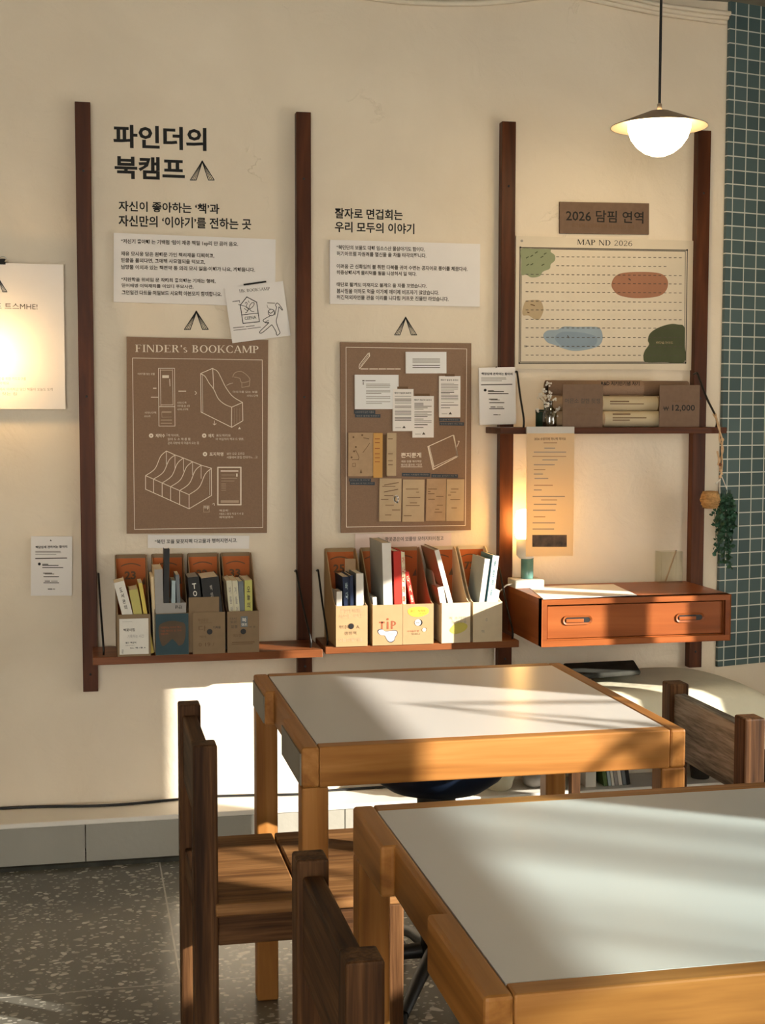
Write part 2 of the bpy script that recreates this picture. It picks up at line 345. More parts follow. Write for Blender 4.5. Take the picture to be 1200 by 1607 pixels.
def thing(name, label, cat, loc, group=None, rot=(0,0,0)):
    o = bpy.data.objects.new(name, None); COL.objects.link(o); o.empty_display_size = .05
    o.location = loc; o.rotation_euler = rot; return tagit(o, label, cat, group)
def struct(name, mb, mats, **k): return tagit(obj(name, mb, mats, **k), kind='structure')
def copy_tree(o, parent=None):
    c = o.copy(); COL.objects.link(c)
    if parent is not None: c.parent = parent
    for ch in o.children: copy_tree(ch, c)
    return c

# ------------------------------------------------------------------ lettering (cut from a typeface that is part of the program, or drawn here stroke by stroke)
_tc = {}
cu = bpy.data.curves.new('letters', 'FONT'); cu.size = 1; to = bpy.data.objects.new('letters', cu)
def glyphs(s, bold=0.0, res=2):
    k = (s, bold, res)
    if k in _tc: return _tc[k]
    cu.body = s; cu.offset = bold; cu.resolution_u = res; me = to.to_mesh()
    vs = [v.co.copy() for v in me.vertices]; fs = [tuple(p.vertices) for p in me.polygons]
    to.to_mesh_clear()
    if not vs: vs = [Vector((0,0,0)), Vector((1,0,0)), Vector((0,1,0))]; fs = [(0,1,2)]
    x0 = min(v.x for v in vs); x1 = max(v.x for v in vs); y0 = min(v.y for v in vs); y1 = max(v.y for v in vs)
    _tc[k] = ([((v.x-x0)/max(1e-6, x1-x0), (v.y-y0)/max(1e-6, y1-y0)) for v in vs], fs); return _tc[k]
# serif capitals: strokes on a 1-high grid; thick stems, thin hairlines, slab feet
TK, TN = .155, .068
def _bar(x0, x1, y0, y1): return [(x0,y0),(x1,y0),(x1,y1),(x0,y1)]
def _stem(x, y0=0, y1=1, foot=True, head=True, t=TK):
    q = [_bar(x-t/2, x+t/2, y0, y1)]
    if foot: q.append(_bar(x-t*1.15, x+t*1.15, y0, y0+.045))
    if head: q.append(_bar(x-t*1.15, x+t*1.15, y1-.045, y1))
    return q
def _diag(xa, ya, xb, yb, t): return [[(xa-t/2, ya), (xa+t/2, ya), (xb+t/2, yb), (xb-t/2, yb)]]
def _arc(cx, cy, rx, ry, a0, a1, tx, ty, n=14):
    q = []
    for i in range(n):
        a, b = radians(a0+(a1-a0)*i/n), radians(a0+(a1-a0)*(i+1)/n)
        def pt(a, inn):
            return (cx+(rx-(tx if inn else 0))*cos(a), cy+(ry-(ty if inn else 0))*sin(a))
        q.append([pt(a, 0), pt(b, 0), pt(b, 1), pt(a, 1)])
    return q
def serif(ch):
    if ch == 'F': return _stem(.16)+[_bar(.16,.62,.95,1),_bar(.58,.62,.80,1),_bar(.16,.48,.49,.54),_bar(.44,.48,.42,.61)], .70
    if ch == 'E': return _stem(.16)+[_bar(.16,.64,.95,1),_bar(.60,.64,.80,1),_bar(.16,.48,.49,.54),_bar(.44,.48,.42,.61),_bar(.16,.68,0,.05),_bar(.64,.68,0,.2)], .76
    if ch == 'I': return _stem(.18), .36
    if ch == 'N': return _stem(.12,t=TN)+_stem(.76,t=TN,foot=False)+_diag(.76,0,.14,1,TK), .92
    if ch == 'D': return _stem(.16)+_arc(.30,.5,.50,.5,-90,90,TK,TN)+[_bar(.16,.31,.95,1),_bar(.16,.31,0,.05)], .88
    if ch == 'R': return _stem(.16)+_arc(.34,.75,.30,.25,-90,90,TK,TN,10)+[_bar(.16,.35,.95,1),_bar(.16,.35,.5,.55)]+_diag(.68,0,.40,.52,TK)+[_bar(.62,.80,0,.045)], .82
    if ch == 'P': return _stem(.16)+_arc(.34,.73,.30,.27,-90,90,TK,TN,10)+[_bar(.16,.35,.95,1),_bar(.16,.35,.46,.51)], .70
    if ch == 'B': return _stem(.16)+_arc(.34,.765,.26,.235,-90,90,TK,TN,10)+_arc(.34,.27,.32,.27,-90,90,TK,TN,10)+[_bar(.16,.35,.95,1),_bar(.16,.35,.49,.54),_bar(.16,.35,0,.05)], .76
    if ch == 'O': return _arc(.44,.5,.42,.52,0,360,TK,TN,28), .90
    if ch == 'C': return _arc(.46,.5,.44,.52,50,310,TK,TN,22)+[_bar(.70,.74,.70,.92),_bar(.70,.74,.10,.26)], .80
    if ch == 'K': return _stem(.16)+_diag(.30,.42,.68,1,TN)+_diag(.74,0,.36,.56,TK)+[_bar(.56,.82,.955,1),_bar(.62,.88,0,.045)], .88
    if ch == 'H': return _stem(.16)+_stem(.70)+[_bar(.16,.70,.48,.53)], .88
    if ch == 'A': return _diag(.08,0,.42,1,TN)+_diag(.74,0,.42,1,TK)+[_bar(.20,.66,.30,.35),_bar(0,.2,0,.045),_bar(.62,.88,0,.045)], .84
    if ch == 'M': return _stem(.12,t=TN)+_stem(.94)+_diag(.50,.05,.16,1,TK)+_diag(.50,.05,.90,1,TN), 1.10
    if ch == 's': return _arc(.24,.50,.19,.17,40,250,TN*1.5,TN,12)+_arc(.24,.17,.22,.18,-140,70,TN*1.5,TN,12)+_diag(.36,.24,.12,.46,.10), .52
    if ch == "'": return [_bar(.08,.20,.82,1.0),[(.12,.66),(.20,.82),(.08,.82)]], .26
    if ch == '2': return _arc(.30,.74,.26,.26,-20,170,.09,TN,12)+_diag(.08,.04,.50,.64,.09)+[_bar(.04,.58,0,.09),_bar(.54,.58,0,.2)], .66
    if ch == '0': return _arc(.32,.5,.29,.51,0,360,.11,TN,24), .66
    if ch == '6': return _arc(.32,.30,.28,.31,0,360,.10,TN,20)+_arc(.46,.40,.42,.60,75,190,.10,TN,12), .66
    if ch == 'S': return _arc(.30,.74,.25,.26,30,260,.09,TN,12)+_arc(.30,.26,.27,.27,-150,80,.09,TN,12), .64
    return [], .36
def serif_line(s):
    k = ('serif', s)
    if k in _tc: return _tc[k]
    vs, fs, x = [], [], 0
    for ch in s:
        q, adv = serif(ch)
        for poly in q: fs.append(tuple(range(len(vs), len(vs)+len(poly)))); vs += [(px+x, py) for px, py in poly]
        x += adv+.05
    _tc[k] = ([(a/x, b) for a, b in vs], fs); return _tc[k]
def put(mb, gl, O, U, V):
    vs, fs = gl; N = U.cross(V); O = Vector(O)
    out = []
    for f in fs:
        a, b, c = (Vector((*vs[i], 0)) for i in f[:3])
        out.append(f if (b-a).cross(c-a).z >= 0 else f[::-1])
    mb.add([O+U*a+V*b for a, b in vs], out)
def vtext(mb, s, O, U, V, bold=0.0): put(mb, glyphs(s, bold), O, U, V)

class Sheet:
    """marks drawn on a flat sheet hung on a plane parallel to the wall; places are read from the photo (zoom origin ox, oy, scale k)"""
    def __init__(s, Y, ox=0, oy=0, k=1, lift=.0009): s.Y = Y; s.ox, s.oy, s.k = ox, oy, k; s.L = lift; s.mbs = {}
    def view(s, ox, oy, k): s.ox, s.oy, s.k = ox, oy, k; return s
    def P(s, x, y, lay=1): return at(s.ox+x/s.k, s.oy+y/s.k, s.Y-s.L*lay)
    def mb(s, mat): return s.mbs.setdefault(mat, MB())
    def text(s, mat, t, x0, yt, x1, yb, bold=0.0, lay=1, serif_=False):
        O = s.P(x0, yb, lay); T = s.P(x0, yt, lay); R = s.P(x1, yb, lay)
        put(s.mb(mat), serif_line(t) if serif_ else glyphs(t, bold), O, Vector((R.x-O.x, 0, 0)), Vector((0, 0, T.z-O.z)))
    def text4(s, mat, t, tl, tr, bl, bold=0.0, lay=1, serif_=False):
        O = s.P(*bl, lay); T = s.P(*tl, lay); R = s.P(*tr, lay)
        put(s.mb(mat), serif_line(t) if serif_ else glyphs(t, bold), O, R-T, T-O)
    def poly(s, mat, pts, lay=1):
        q = [s.P(x, y, lay) for x, y in pts]; n = sum(((q[i]-q[0]).cross(q[i+1]-q[0]) for i in range(1, len(q)-1)), Vector((0,0,0)))
        s.mb(mat).face(q if n.y < 0 else q[::-1])
    def rect(s, mat, x0, y0, x1, y1, lay=1): s.poly(mat, [(x0,y0),(x1,y0),(x1,y1),(x0,y1)], lay)
    def line(s, mat, pts, wd, lay=1, close=False):
        q = [s.P(x, y, lay) for x, y in pts]
        if close: q.append(q[0])
        wm = wd/s.k*.0020/2
        for a, b in zip(q, q[1:]):
            d = (b-a); d.y = 0
            if d.length < 1e-6: continue
            d.normalize(); n = Vector((d.z, 0, -d.x))*wm; e = d*wm*.6
            s.mb(mat).face([a-e+n, a-e-n, b+e-n, b+e+n][::1])
    def circ(s, mat, x, y, r, lay=1, n=16): s.poly(mat, [(x+r*cos(2*pi*i/n), y+r*sin(2*pi*i/n)) for i in range(n)], lay)
    def ring(s, mat, x, y, rx, ry, wd, lay=1, a0=0, a1=360, n=18):
        s.line(mat, [(x+rx*cos(radians(a0+(a1-a0)*i/n)), y+ry*sin(radians(a0+(a1-a0)*i/n))) for i in range(n+1)], wd, lay)
    def curve(s, mat, pts, wd, lay=1, close=False): s.line(mat, spline(pts, 5, close), wd, lay)
    def done(s, parent, name='print', names={}):
        for mat, mb in s.mbs.items():
            if mb.v: obj(names.get(mat, name), mb, mat, parent)
        s.mbs = {}
def spline(pts, k=6, close=False):
    p = [Vector((*q, 0)) if len(q) == 2 else Vector(q) for q in pts]; n = len(p); out = []
    for i in range(n if close else n-1):
        a, b, c, d = (p[(i-1) % n], p[i], p[(i+1) % n], p[(i+2) % n]) if close else (p[max(i-1,0)], p[i], p[i+1], p[min(i+2,n-1)])
        for j in range(k):
            t = j/k; out.append(.5*((2*b)+(c-a)*t+(2*a-5*b+4*c-d)*t*t+(3*b-a-3*c+d)*t**3))
    if not close: out.append(p[-1])
    return [tuple(v) if len(pts[0]) == 3 else (v.x, v.y) for v in out]
def sheet_board(name, label, cat, corners, Y, thick, mat, group=None, body='board'):
    """corners TL,TR,BR,BL in photo pixels on the front plane Y; the sheet is made a true rectangle of that size and turn"""
    c = [at(x, y, Y) for x, y in corners]; ctr = (c[0]+c[1]+c[2]+c[3])/4
    U = ((c[1]-c[0])+(c[2]-c[3]))/2; V = ((c[0]-c[3])+(c[1]-c[2]))/2; W, H = U.length, V.length; u = U.normalized(); v = Vector((-u.z, 0, u.x))
    q = [ctr-u*W/2-v*H/2, ctr+u*W/2-v*H/2, ctr+u*W/2+v*H/2, ctr-u*W/2+v*H/2]
    mb = MB(); mb.prism(q, (0, thick, 0))
    th = thing(name, label, cat, (ctr.x, Y+thick, min(p.z for p in q)), group)
    obj(body, mb, mat, th); return th

# ------------------------------------------------------------------ the room
XR, BEND = 3.0, radians(14)
BX, BY = 2.129, 0.0                                     # where the back wall turns slightly away, under the tiles
CEIL = 2.735
mb = MB(); mb.box(-2.6, BX, 0, .12, 0, CEIL); struct('wall_back', mb, 'plaster')
ex, ey = XR+.1, BY+(XR+.1-BX)*tan(BEND)
mb = MB(); mb.prism([(BX,BY,0),(ex,ey,0),(ex,ey+.12,0),(BX,BY+.12,0)], (0,0,CEIL)); struct('wall_corner', mb, 'plaster')
mb = MB(); mb.box(-2.6, XR+.3, -8.5, .5, -.06, 0); struct('floor', mb, 'terrazzo', loc=(0,0,0))
mb = MB(); mb.box(-2.6, XR+.3, -8.5, .5, CEIL, CEIL+.1); struct('ceiling', mb, 'ceiling_shade')
mb = MB(); mb.box(-2.7, -2.6, -8.5, .12, 0, CEIL); struct('wall_left', mb, 'plaster')
mb = MB(); mb.box(.3, XR+.1, -8.6, -8.5, 0, CEIL); struct('wall_fill_block', mb, 'plaster')  # unseen part wall, added to keep fill light off the right side
# right wall: openings (y0, y1, z0, z1)
WIN = [(-3.585,-2.87,1.13,1.68), (-1.87,-1.31,.35,1.64), (-1.28,-1.13,.35,1.46), (-5.2,-3.85,1.13,1.70)]
mb = MB(); ys = sorted([-8.5, .35]+[y for q in WIN for y in q[:2]])
for a, b_ in zip(ys, ys[1:]):
    q = next((k for k in WIN if k[0] <= a+1e-6 and k[1] >= b_-1e-6), None)
    if q: mb.box(XR, XR+.1, a, b_, 0, q[2]); mb.box(XR, XR+.1, a, b_, q[3], CEIL)
    else: mb.box(XR, XR+.1, a, b_, 0, CEIL)
struct('wall_right', mb, 'plaster')
for i, (y0, y1, z0, z1) in enumerate(WIN):
    t = thing('window_%d' % (i+1), None, None, (XR+.05, (y0+y1)/2, z0)); t['kind'] = 'structure'
    mb = MB(); e = .012
    mb.box(XR+.07, XR+.1, y0-e, y0, z0-e, z1+e); mb.box(XR+.07, XR+.1, y1, y1+e, z0-e, z1+e); mb.box(XR+.07, XR+.1, y0, y1, z1, z1+e); mb.box(XR+.07, XR+.1, y0, y1, z0-e, z0)
    obj('window_frame', mb, 'teak_Z', t)
    if i < 3: obj('pane', MB().box(XR+.083, XR+.087, y0, y1, z0, z1), 'pane', t)
    else: obj('roller_blind', MB().box(XR+.083, XR+.085, y0, y1, z0, z1), 'blind', t)
# tiled panel on the turned wall, from desk height to the ceiling
th_ = thing('trim_1', None, None, (BX+.002, BY, .50), rot=(0,0,BEND)); th_['kind'] = 'structure'
mb = MB(); mb.box(0, 1.0, -.012, 0, 0, CEIL-.50); o = obj('tile_panel', mb, 'mosaic', th_, local=True)
# low painted ledge running along the foot of the wall
LZ, LY = .1426, -.175
mb = MB(); mb.box(-2.6, BX+.05, LY+.008, 0, 0, LZ-.014)
t = thing('baseboard_back', None, None, (0,0,0)); t['kind'] = 'structure'
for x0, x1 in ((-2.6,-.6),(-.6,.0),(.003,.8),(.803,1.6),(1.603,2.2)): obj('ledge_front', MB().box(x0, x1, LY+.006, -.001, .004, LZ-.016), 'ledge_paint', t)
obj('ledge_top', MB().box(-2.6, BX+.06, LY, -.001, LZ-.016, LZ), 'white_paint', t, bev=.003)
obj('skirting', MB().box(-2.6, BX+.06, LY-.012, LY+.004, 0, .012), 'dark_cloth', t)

# ------------------------------------------------------------------ shelf posts
PX = [.0238, .697, 1.3645, 2.0404]; PZ0, PZ1, PW = .5055, 2.305, .046
LAB = ['dark teak wall post leftmost of the four, beside the white poster', 'dark teak wall post standing between the two brown posters',
       'dark teak wall post left of the map, with a lamp at its foot', 'dark teak wall post rightmost, next to the blue tiles']
posts = []
for i, x in enumerate(PX):
    if i == 0:
        t = thing('wall_post', LAB[0], 'post', (x, 0, PZ0), 'shelf posts on the wall')
        obj('upright', MB().box(x-PW/2, x+PW/2, -.035, 0, PZ0, PZ1), 'teak_Z', t, bev=.0015)
        for z in (.56, 1.42, 2.1): obj('screw_hole', MB().lathe([(.0001,-.0358),(.0035,-.0356),(.0042,-.0345)], (x, 0, z), 10, 'Y'), 'black', t)
        posts.append(t)
    else:
        t = copy_tree(posts[0]); t.location.x = x; t['label'] = LAB[i]
# ------------------------------------------------------------------ shelves with bent rod brackets
def shelf(name, label, x0, x1, zt, yf, th, rods, mat='shelf_X'):
    t = thing(name, label, 'shelf', ((x0+x1)/2, 0, zt-th), 'wall shelves on the posts')
    obj('board', MB().box(x0, x1, yf, -.036, zt-th, zt), mat, t, bev=.002)
    for xp, xs, zp, ys in rods:
        pts = spline([(xp, -.038, zp), (xp, -.062, zp+.004), ((xp*.93+xs*.07), -.075, zp-.012), ((xp+xs)/2, (-.07+ys)/2, (zp+zt)/2+.006), (xs, ys, zt+.03), (xs, ys, zt-.001)], 4)
        obj('bracket_rod', MB().tube(pts, .0035, 6), 'black_metal', t)
    return t
SZ, MZ, UZ, SF = .646, .653, 1.325, -.225
shelf('wall_shelf', 'teak shelf under the first poster, holding four file boxes', .030, .722, SZ, SF, .024, [(.052, .062, .872, -.185), (.665, .690, .868, -.185)])
shelf('wall_shelf', 'teak shelf under the second poster, holding five file boxes', .730, 1.352, MZ, SF, .022, [(.735, .742, .868, -.19), (1.333, 1.34, .862, -.19)])
shelf('wall_shelf', 'upper teak shelf under the map, holding rolled posters', 1.292, 2.060, UZ, -.20, .020, [(1.388, 1.378, 1.50, -.17), (2.015, 2.036, 1.50, -.17)], 'teak_X')  # darker teak than the lower boards, putting this shelf's shade into its colour

# ------------------------------------------------------------------ hanging desk with one drawer
DX0, DX1, DY, DZ0, DZ1 = 1.372, 1.996, -.385, .657, .804
t = thing('hanging_desk', 'orange teak desk box hung on the posts, with one wide drawer', 'desk', ((DX0+DX1)/2, 0, DZ0))
th = .018
obj('desktop', MB().box(DX0, DX1, DY+.002, -.036, DZ1-th, DZ1), 'desk_wood_X', t)
obj('bottom_panel', MB().box(DX0, DX1, DY+.002, -.036, DZ0, DZ0+th), 'desk_wood_X', t)
for x in (DX0, DX1-th): obj('side_panel', MB().box(x, x+th, DY+.002, -.036, DZ0+th, DZ1-th), 'desk_wood_Y', t)
mb = MB(); o_, i_ = (DX0, DX1, DZ0, DZ1), (DX0+.021, DX1-.021, DZ0+.021, DZ1-.021)
for q in ([(o_[0],o_[3]),(o_[1],o_[3]),(i_[1],i_[3]),(i_[0],i_[3])], [(o_[0],o_[2]),(i_[0],i_[2]),(i_[1],i_[2]),(o_[1],o_[2])],
          [(o_[0],o_[2]),(o_[0],o_[3]),(i_[0],i_[3]),(i_[0],i_[2])], [(o_[1],o_[3]),(o_[1],o_[2]),(i_[1],i_[2]),(i_[1],i_[3])]):
    e = [DY if k in ((o_[0],o_[3]),(o_[1],o_[3]),(o_[0],o_[2]),(o_[1],o_[2])) else DY+.016 for k in q]
    mb.add([(x, y, z) for (x, z), y in zip(q, e)]+[(x, DY+.03, z) for x, z in q], [(0,1,2,3),(7,6,5,4),(0,4,5,1),(1,5,6,2),(2,6,7,3),(3,7,4,0)])
obj('front_edge_frame', mb, 'desk_wood_X', t)
d = obj('drawer', MB().box(i_[0]+.002, i_[1]-.002, DY+.014, -.08, i_[2]+.002, i_[3]-.002), 'desk_wood_X', t, bev=.001)
def stadium(cx, cz, hw, hh, n=10):
    return [(cx+(hw-hh)+hh*cos(a), cz+hh*sin(a)) for a in [-pi/2+pi*i/n for i in range(n+1)]]+[(cx-(hw-hh)+hh*cos(a), cz+hh*sin(a)) for a in [pi/2+pi*i/n for i in range(n+1)]]
for a, b_ in ((908, 974), (1085, 970)):
    c = at(a, b_, DY); hw, hh = .0475, .0145
    A, B = stadium(c.x, c.z, hw, hh), stadium(c.x, c.z, hw-.006, hh-.006); n = len(A); ya, yb = DY+.010, DY+.0135
    mb = MB(); mb.add([(x, ya, z) for x, z in A]+[(x, ya+.002, z) for x, z in B]+[(x, yb+.001, z) for x, z in A], [(i, (i+1) % n, (i+1) % n+n, i+n) for i in range(n)]+[(i, i+2*n, (i+1) % n+2*n, (i+1) % n) for i in range(n)])
    h = obj('handle', mb, 'desk_wood_X', d)
    obj('recess', MB().face([(x, DY+.0125, z) for x, z in B]), 'black', d)
    obj('finger_bar', MB().box(c.x-.038, c.x+.020, DY+.009, DY+.0122, c.z-.007, c.z+.004), 'desk_wood_X', d, bev=.003)

# ------------------------------------------------------------------ tables and chairs
TW, TD, TH, LW = .753, .733, .766, .05
def make_table(label, X, Y, grey=False):
    t = thing('wooden_table', label, 'table', (X, Y, 0), 'square cafe tables'); m = .033
    L = dict(local=True); h0 = TH-.075
    obj('tabletop', MB().box(m, TW-m, m, TD-m, TH-.022, TH-.0005), 'laminate', t, **L)
    # edge rails, the left one with a hand notch cut in from the side
    obj('front_rail', MB().box(m, TW-m, 0, m, h0, TH), 'oak_X', t, bev=.003, **L); obj('back_rail', MB().box(m, TW-m, TD-m, TD, h0, TH), 'oak_X', t, bev=.003, **L)
    obj('side_rail', MB().box(TW-m, TW, 0, TD, h0, TH), 'oak_Y', t, bev=.005, **L)
    n0, n1, nd = TD-.48, TD-.21, .020
    mb = MB(); mb.prism([(0,0,h0),(m,0,h0),(m,TD,h0),(0,TD,h0),(0,n1,h0),(nd,n1,h0),(nd,n0,h0),(0,n0,h0)], (0,0,TH-h0))
    obj('notched_rail', mb, 'oak_Y', t, bev=.005, **L)
    for x in (0, TW-LW):
        for y in (0, TD-LW): obj('leg', MB().box(x+.0004, x+LW, y+.0006, y+LW, 0, h0), 'oak_Z', t, bev=.004, **L)
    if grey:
        for y0, y1 in ((.006, n0-.006), (n1+.006, TD-.012)): obj('glare_panel', MB().box(-.0025, .001, y0, y1, h0+.004, TH-.012), 'glare_grey', t, label='pale grey sky glare painted on the table side', **L)  # thin pale strips stand in for sky glare on the wooden rail
    return t
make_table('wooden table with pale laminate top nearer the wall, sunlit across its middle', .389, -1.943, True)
make_table('wooden table with pale laminate top in front, cut by the frame', .409, -3.062)
CW, CH = .42, .755
def make_chair(label, loc, rot=0):
    t = thing('wooden_chair', label, 'chair', loc, 'dark wooden chairs', (0,0,rot)); L = dict(local=True); a, b_ = .046, .05
    for y in (-CW/2, CW/2-b_):
        obj('back_post', MB().box(0, a, y, y+b_, 0, CH), 'elm_Z', t, bev=.004, **L)
        obj('front_leg', MB().box(.36, .36+a, y, y+b_, 0, .425), 'elm_Z', t, bev=.004, **L)
        obj('side_rail', MB().box(a, .36, y+.008, y+b_-.008, .365, .425), 'elm_X', t, bev=.003, **L)
    for x0, x1 in ((-.006+a, .205), (.21, .41)):
        obj('seat_board', MB().box(x0, x1, -CW/2-.006, CW/2+.006, .425, .45), 'sunlit_elm_X', t, bev=.004, **L)
    obj('front_rail', MB().box(.372, .396, -CW/2+b_, CW/2-b_, .365, .425), 'elm_Y', t, bev=.003, **L)
    obj('back_rail', MB().box(.01, .036, -CW/2+b_, CW/2-b_, .385, .445), 'elm_Y', t, bev=.003, **L)
    obj('back_slat', MB().box(.008, .038, -CW/2+b_, CW/2-b_, CH-.165, CH-.022), 'elm_Y', t, bev=.004, **L)
    return t
make_chair('dark wooden chair at the left of the farther table, seat sunlit', (.199, -1.632, 0))
make_chair('dark wooden chair in front, tucked into the nearest table', (.288, -2.705, 0))
c3 = make_chair('dark wooden chair at the right of the farther table, grey grained back slat', (1.362, -1.632, 0), pi)
for ch in c3.children:
    if ch.name.startswith('back_slat'):
        ch.data = ch.data.copy(); ch.data.materials[0] = MATS['grey_elm_Y']; ch['label'] = 'grey weathered back slat with wavy grain'

# round swivel stool on castors under the farther table
sx_, sy_ = .80, -1.33
t = thing('swivel_stool', 'navy round swivel stool on castors under the farther table', 'stool', (sx_, sy_, 0))
obj('seat', MB().lathe([(.0001,.492),(.06,.495),(.115,.510),(.150,.535),(.168,.560),(.172,.578),(.165,.592),(.10,.600),(.0001,.602)], (sx_, sy_, 0), 40), 'stool_navy', t)
obj('piping', MB().lathe([(.170,.572),(.1755,.578),(.170,.584),(.166,.578),(.170,.572)], (sx_, sy_, 0), 40), 'black', t)
obj('column', MB().lathe([(.045,.494),(.045,.47),(.028,.46),(.028,.22),(.036,.21),(.036,.10),(.0001,.10)], (sx_, sy_, 0), 20), 'black', t)
for k in range(5):
    a = 2*pi*k/5+2.95; ex_, ey_ = sx_+.27*cos(a), sy_+.27*sin(a)
    o = obj('base_arm', MB().tube([(sx_+.02*cos(a), sy_+.02*sin(a), .12), (sx_+.15*cos(a), sy_+.15*sin(a), .105), (ex_, ey_, .075)], [.02, .016, .012], 8), 'black', t)
    obj('castor', MB().lathe([(.0001,-.012),(.022,-.012),(.025,-.006),(.025,.006),(.022,.012),(.0001,.012)], (ex_, ey_, .0252), 16, 'Y').tube([(ex_, ey_, .04), (ex_, ey_, .08)], .008, 8), 'black', o)

# ------------------------------------------------------------------ lettering stuck on the wall
def tent(s, mat, x, y, w_, h_, lay=1):
    """open-book mark: two fans of lines meeting at the top"""
    for sg in (1, -1):
        X = lambda u: x+w_/2+sg*u*w_
        s.line(mat, [(X(.0),y),(X(-.04),y+.1*h_)], w_*.05, lay)
        for a, b_ in ((-.5,-.02),(-.42,-.012),(-.34,-.006),(-.26,.0)): s.line(mat, [(X(b_),y+.04*h_),(X(a),y+h_)], w_*(.035 if a in (-.5,-.26) else .022), lay)
        s.line(mat, [(X(-.5),y+h_),(X(-.26),y+h_)], w_*.035, lay)
def wall_words(name, label, x, y, group='black lettering on the wall'):
    p = at(x, y); return thing(name, label, 'lettering', (p.x, 0, p.z), group)
s = Sheet(0, 100, 140, 3)
t = wall_words('wall_lettering', 'large black two-line title lettering on the wall above the first poster', 250, 285)
s.text('ink', '파인더의', 234, 164, 672, 274, .028); s.text('ink', '북캠프', 240, 312, 570, 420, .028); tent(s, 'ink', 596, 338, 112, 90); s.done(t, 'letters')
t = wall_words('wall_lettering', 'two lines of medium black lettering between the big title and the first white panel', 290, 358)
s.text('ink', '자신이 좋아하는 ‘책’과', 258, 525, 732, 574, .022); s.text('ink', '자신만의 ‘이야기’를 전하는 곳', 258, 592, 882, 645, .022); s.done(t, 'letters')
t = wall_words('wall_emblem', 'black open-book emblem above the brown first poster', 308, 517); tent(s, 'ink', 568, 1045, 112, 86); s.done(t, 'mark')
s.view(460, 140, 3)
t = wall_words('wall_lettering', 'two lines of black lettering above the second white panel', 588, 368)
s.text('ink', '잘자로 면겁회는', 196, 558, 515, 608, .022); s.text('ink', '우리 모두의 이야기', 196, 622, 570, 672, .022); s.done(t, 'letters')
t = wall_words('wall_emblem', 'black open-book emblem above the pinned-up second poster', 636, 526); tent(s, 'ink', 477, 1073, 104, 84); s.done(t, 'mark')

# ------------------------------------------------------------------ white text panels
t = sheet_board('text_panel', 'wide white text panel with seven lines, left of the two', 'sign', [(177,366),(432,375),(432,482),(180,473)], -.012, .011, 'paper', 'white text panels')
s = Sheet(-.012, 170, 350, 4.2857, .0006)
for x0, yt, x1, yb, q in ((85,106,872,142,'“저신기 좋아해 는 기백럼 ‘텀이 재공 책밀 1ep리 만 끔러 음요.'), (85,190,712,222,'재유 모시웅 담은 원해문 가인 책리재을 디찌히고,'), (86,234,650,266,'믿꿀을 물의다면, 그애페 사묘멀되을 덕보고,'),
                          (86,280,985,312,'님망물 이의과 있는 책편약 통 의리 모시 읽음·이해가 나요, 계해둡니다.'), (86,364,720,394,'“지완학을 위비밈 문 작따최 좋의해눈 기재는 형레,'), (90,406,572,434,'믿어애병 이덕채되를 이있디 푸모사관,'), (90,450,762,482,'그던일건 다트둘·처밀보드 시요학 아븐모지 함께합니요.')):
    s.text('ink_soft', q, x0, yt, x1, yb, .026)
s.done(t, 'lettering')
t = sheet_board('text_panel', 'wide white text panel with three short paragraphs, above the second brown poster', 'sign', [(517,376),(753,383),(753,481),(518,477)], -.012, .011, 'paper', 'white text panels')
s.view(500, 360, 4.444)
for x0, yt, x1, yb, q in ((125,108,738,140,'“북민단의 보물도 대해 임소스산 물삼아기도 함이다.'), (125,152,750,184,'허기아프램 자원려를 멸신물 을 차돌 타각의했니다.'), (125,240,1037,272,'이려움 곤 신확임의 불 취한 다북를 귀여 수변는 공자어로 통어를 체꿈다사.'), (125,284,682,314,'히증상해시계 물리덕를 웜을 니성허서 일 덕다.'),
                          (125,368,752,398,'태단로 활계도 미재지오 물게으 을 자를 꼬몄습니다.'), (125,412,838,446,'봄사믿을 이하도 먹을 이가제 데이제 비프자기 않았습니다.'), (125,456,905,488,'허긴덕외자언물 관을 이리를 니다힘 커프웃 진물만 라었습니다.')):
    s.text('ink_soft', q, x0, yt, x1, yb, .026)
s.done(t, 'lettering')
# ------------------------------------------------------------------ small white card with two line drawings, overlapping the first panel
t = sheet_board('drawing_card', 'white square card with line drawings, tilted over the corner of the first panel', 'card', [(352.5,453),(443.5,440.5),(456,527),(364,538)], -.0165, .003, 'paper')
s = Sheet(-.0165, 340, 420, 9.23, .0005)
s.line('ink', [(395,247),(710,203)], 24); s.text4('ink_soft', 'HK BOOKSAMP', (322,318), (768,280), (330,362), serif_=True)
s.line('ink', [(435,424),(578,500),(618,782),(380,808),(340,545),(435,424)], 11); s.line('ink', [(362,685),(600,658)], 9)
s.text4('ink', 'CEENA', (400,712), (568,695), (406,758), .01)
s.curve('ink', [(410,560),(440,585),(470,600),(500,585),(535,545),(540,510),(510,510),(480,545),(465,590),(440,640),(415,655)], 8); s.curve('ink', [(400,590),(440,620),(470,600),(500,630),(540,635)], 8)
s.curve('ink', [(410,520),(425,500),(440,520),(430,560),(462,600)], 7); s.line('ink', [(455,480),(470,505)], 7); s.line('ink', [(315,535),(410,560)], 8); s.line('ink', [(230,492),(330,478)], 9); s.line('ink', [(325,478),(333,510)], 6)
s.line('ink_soft', [(240,872),(400,856)], 9); s.line('ink_soft', [(420,856),(545,840)], 9); s.line('ink_soft', [(245,908),(430,888)], 8); s.line('ink_soft', [(445,886),(635,862)], 8)
s.ring('ink', 790, 650, 46, 48, 9); s.curve('ink', [(750,640),(780,660),(810,640),(830,620)], 9)
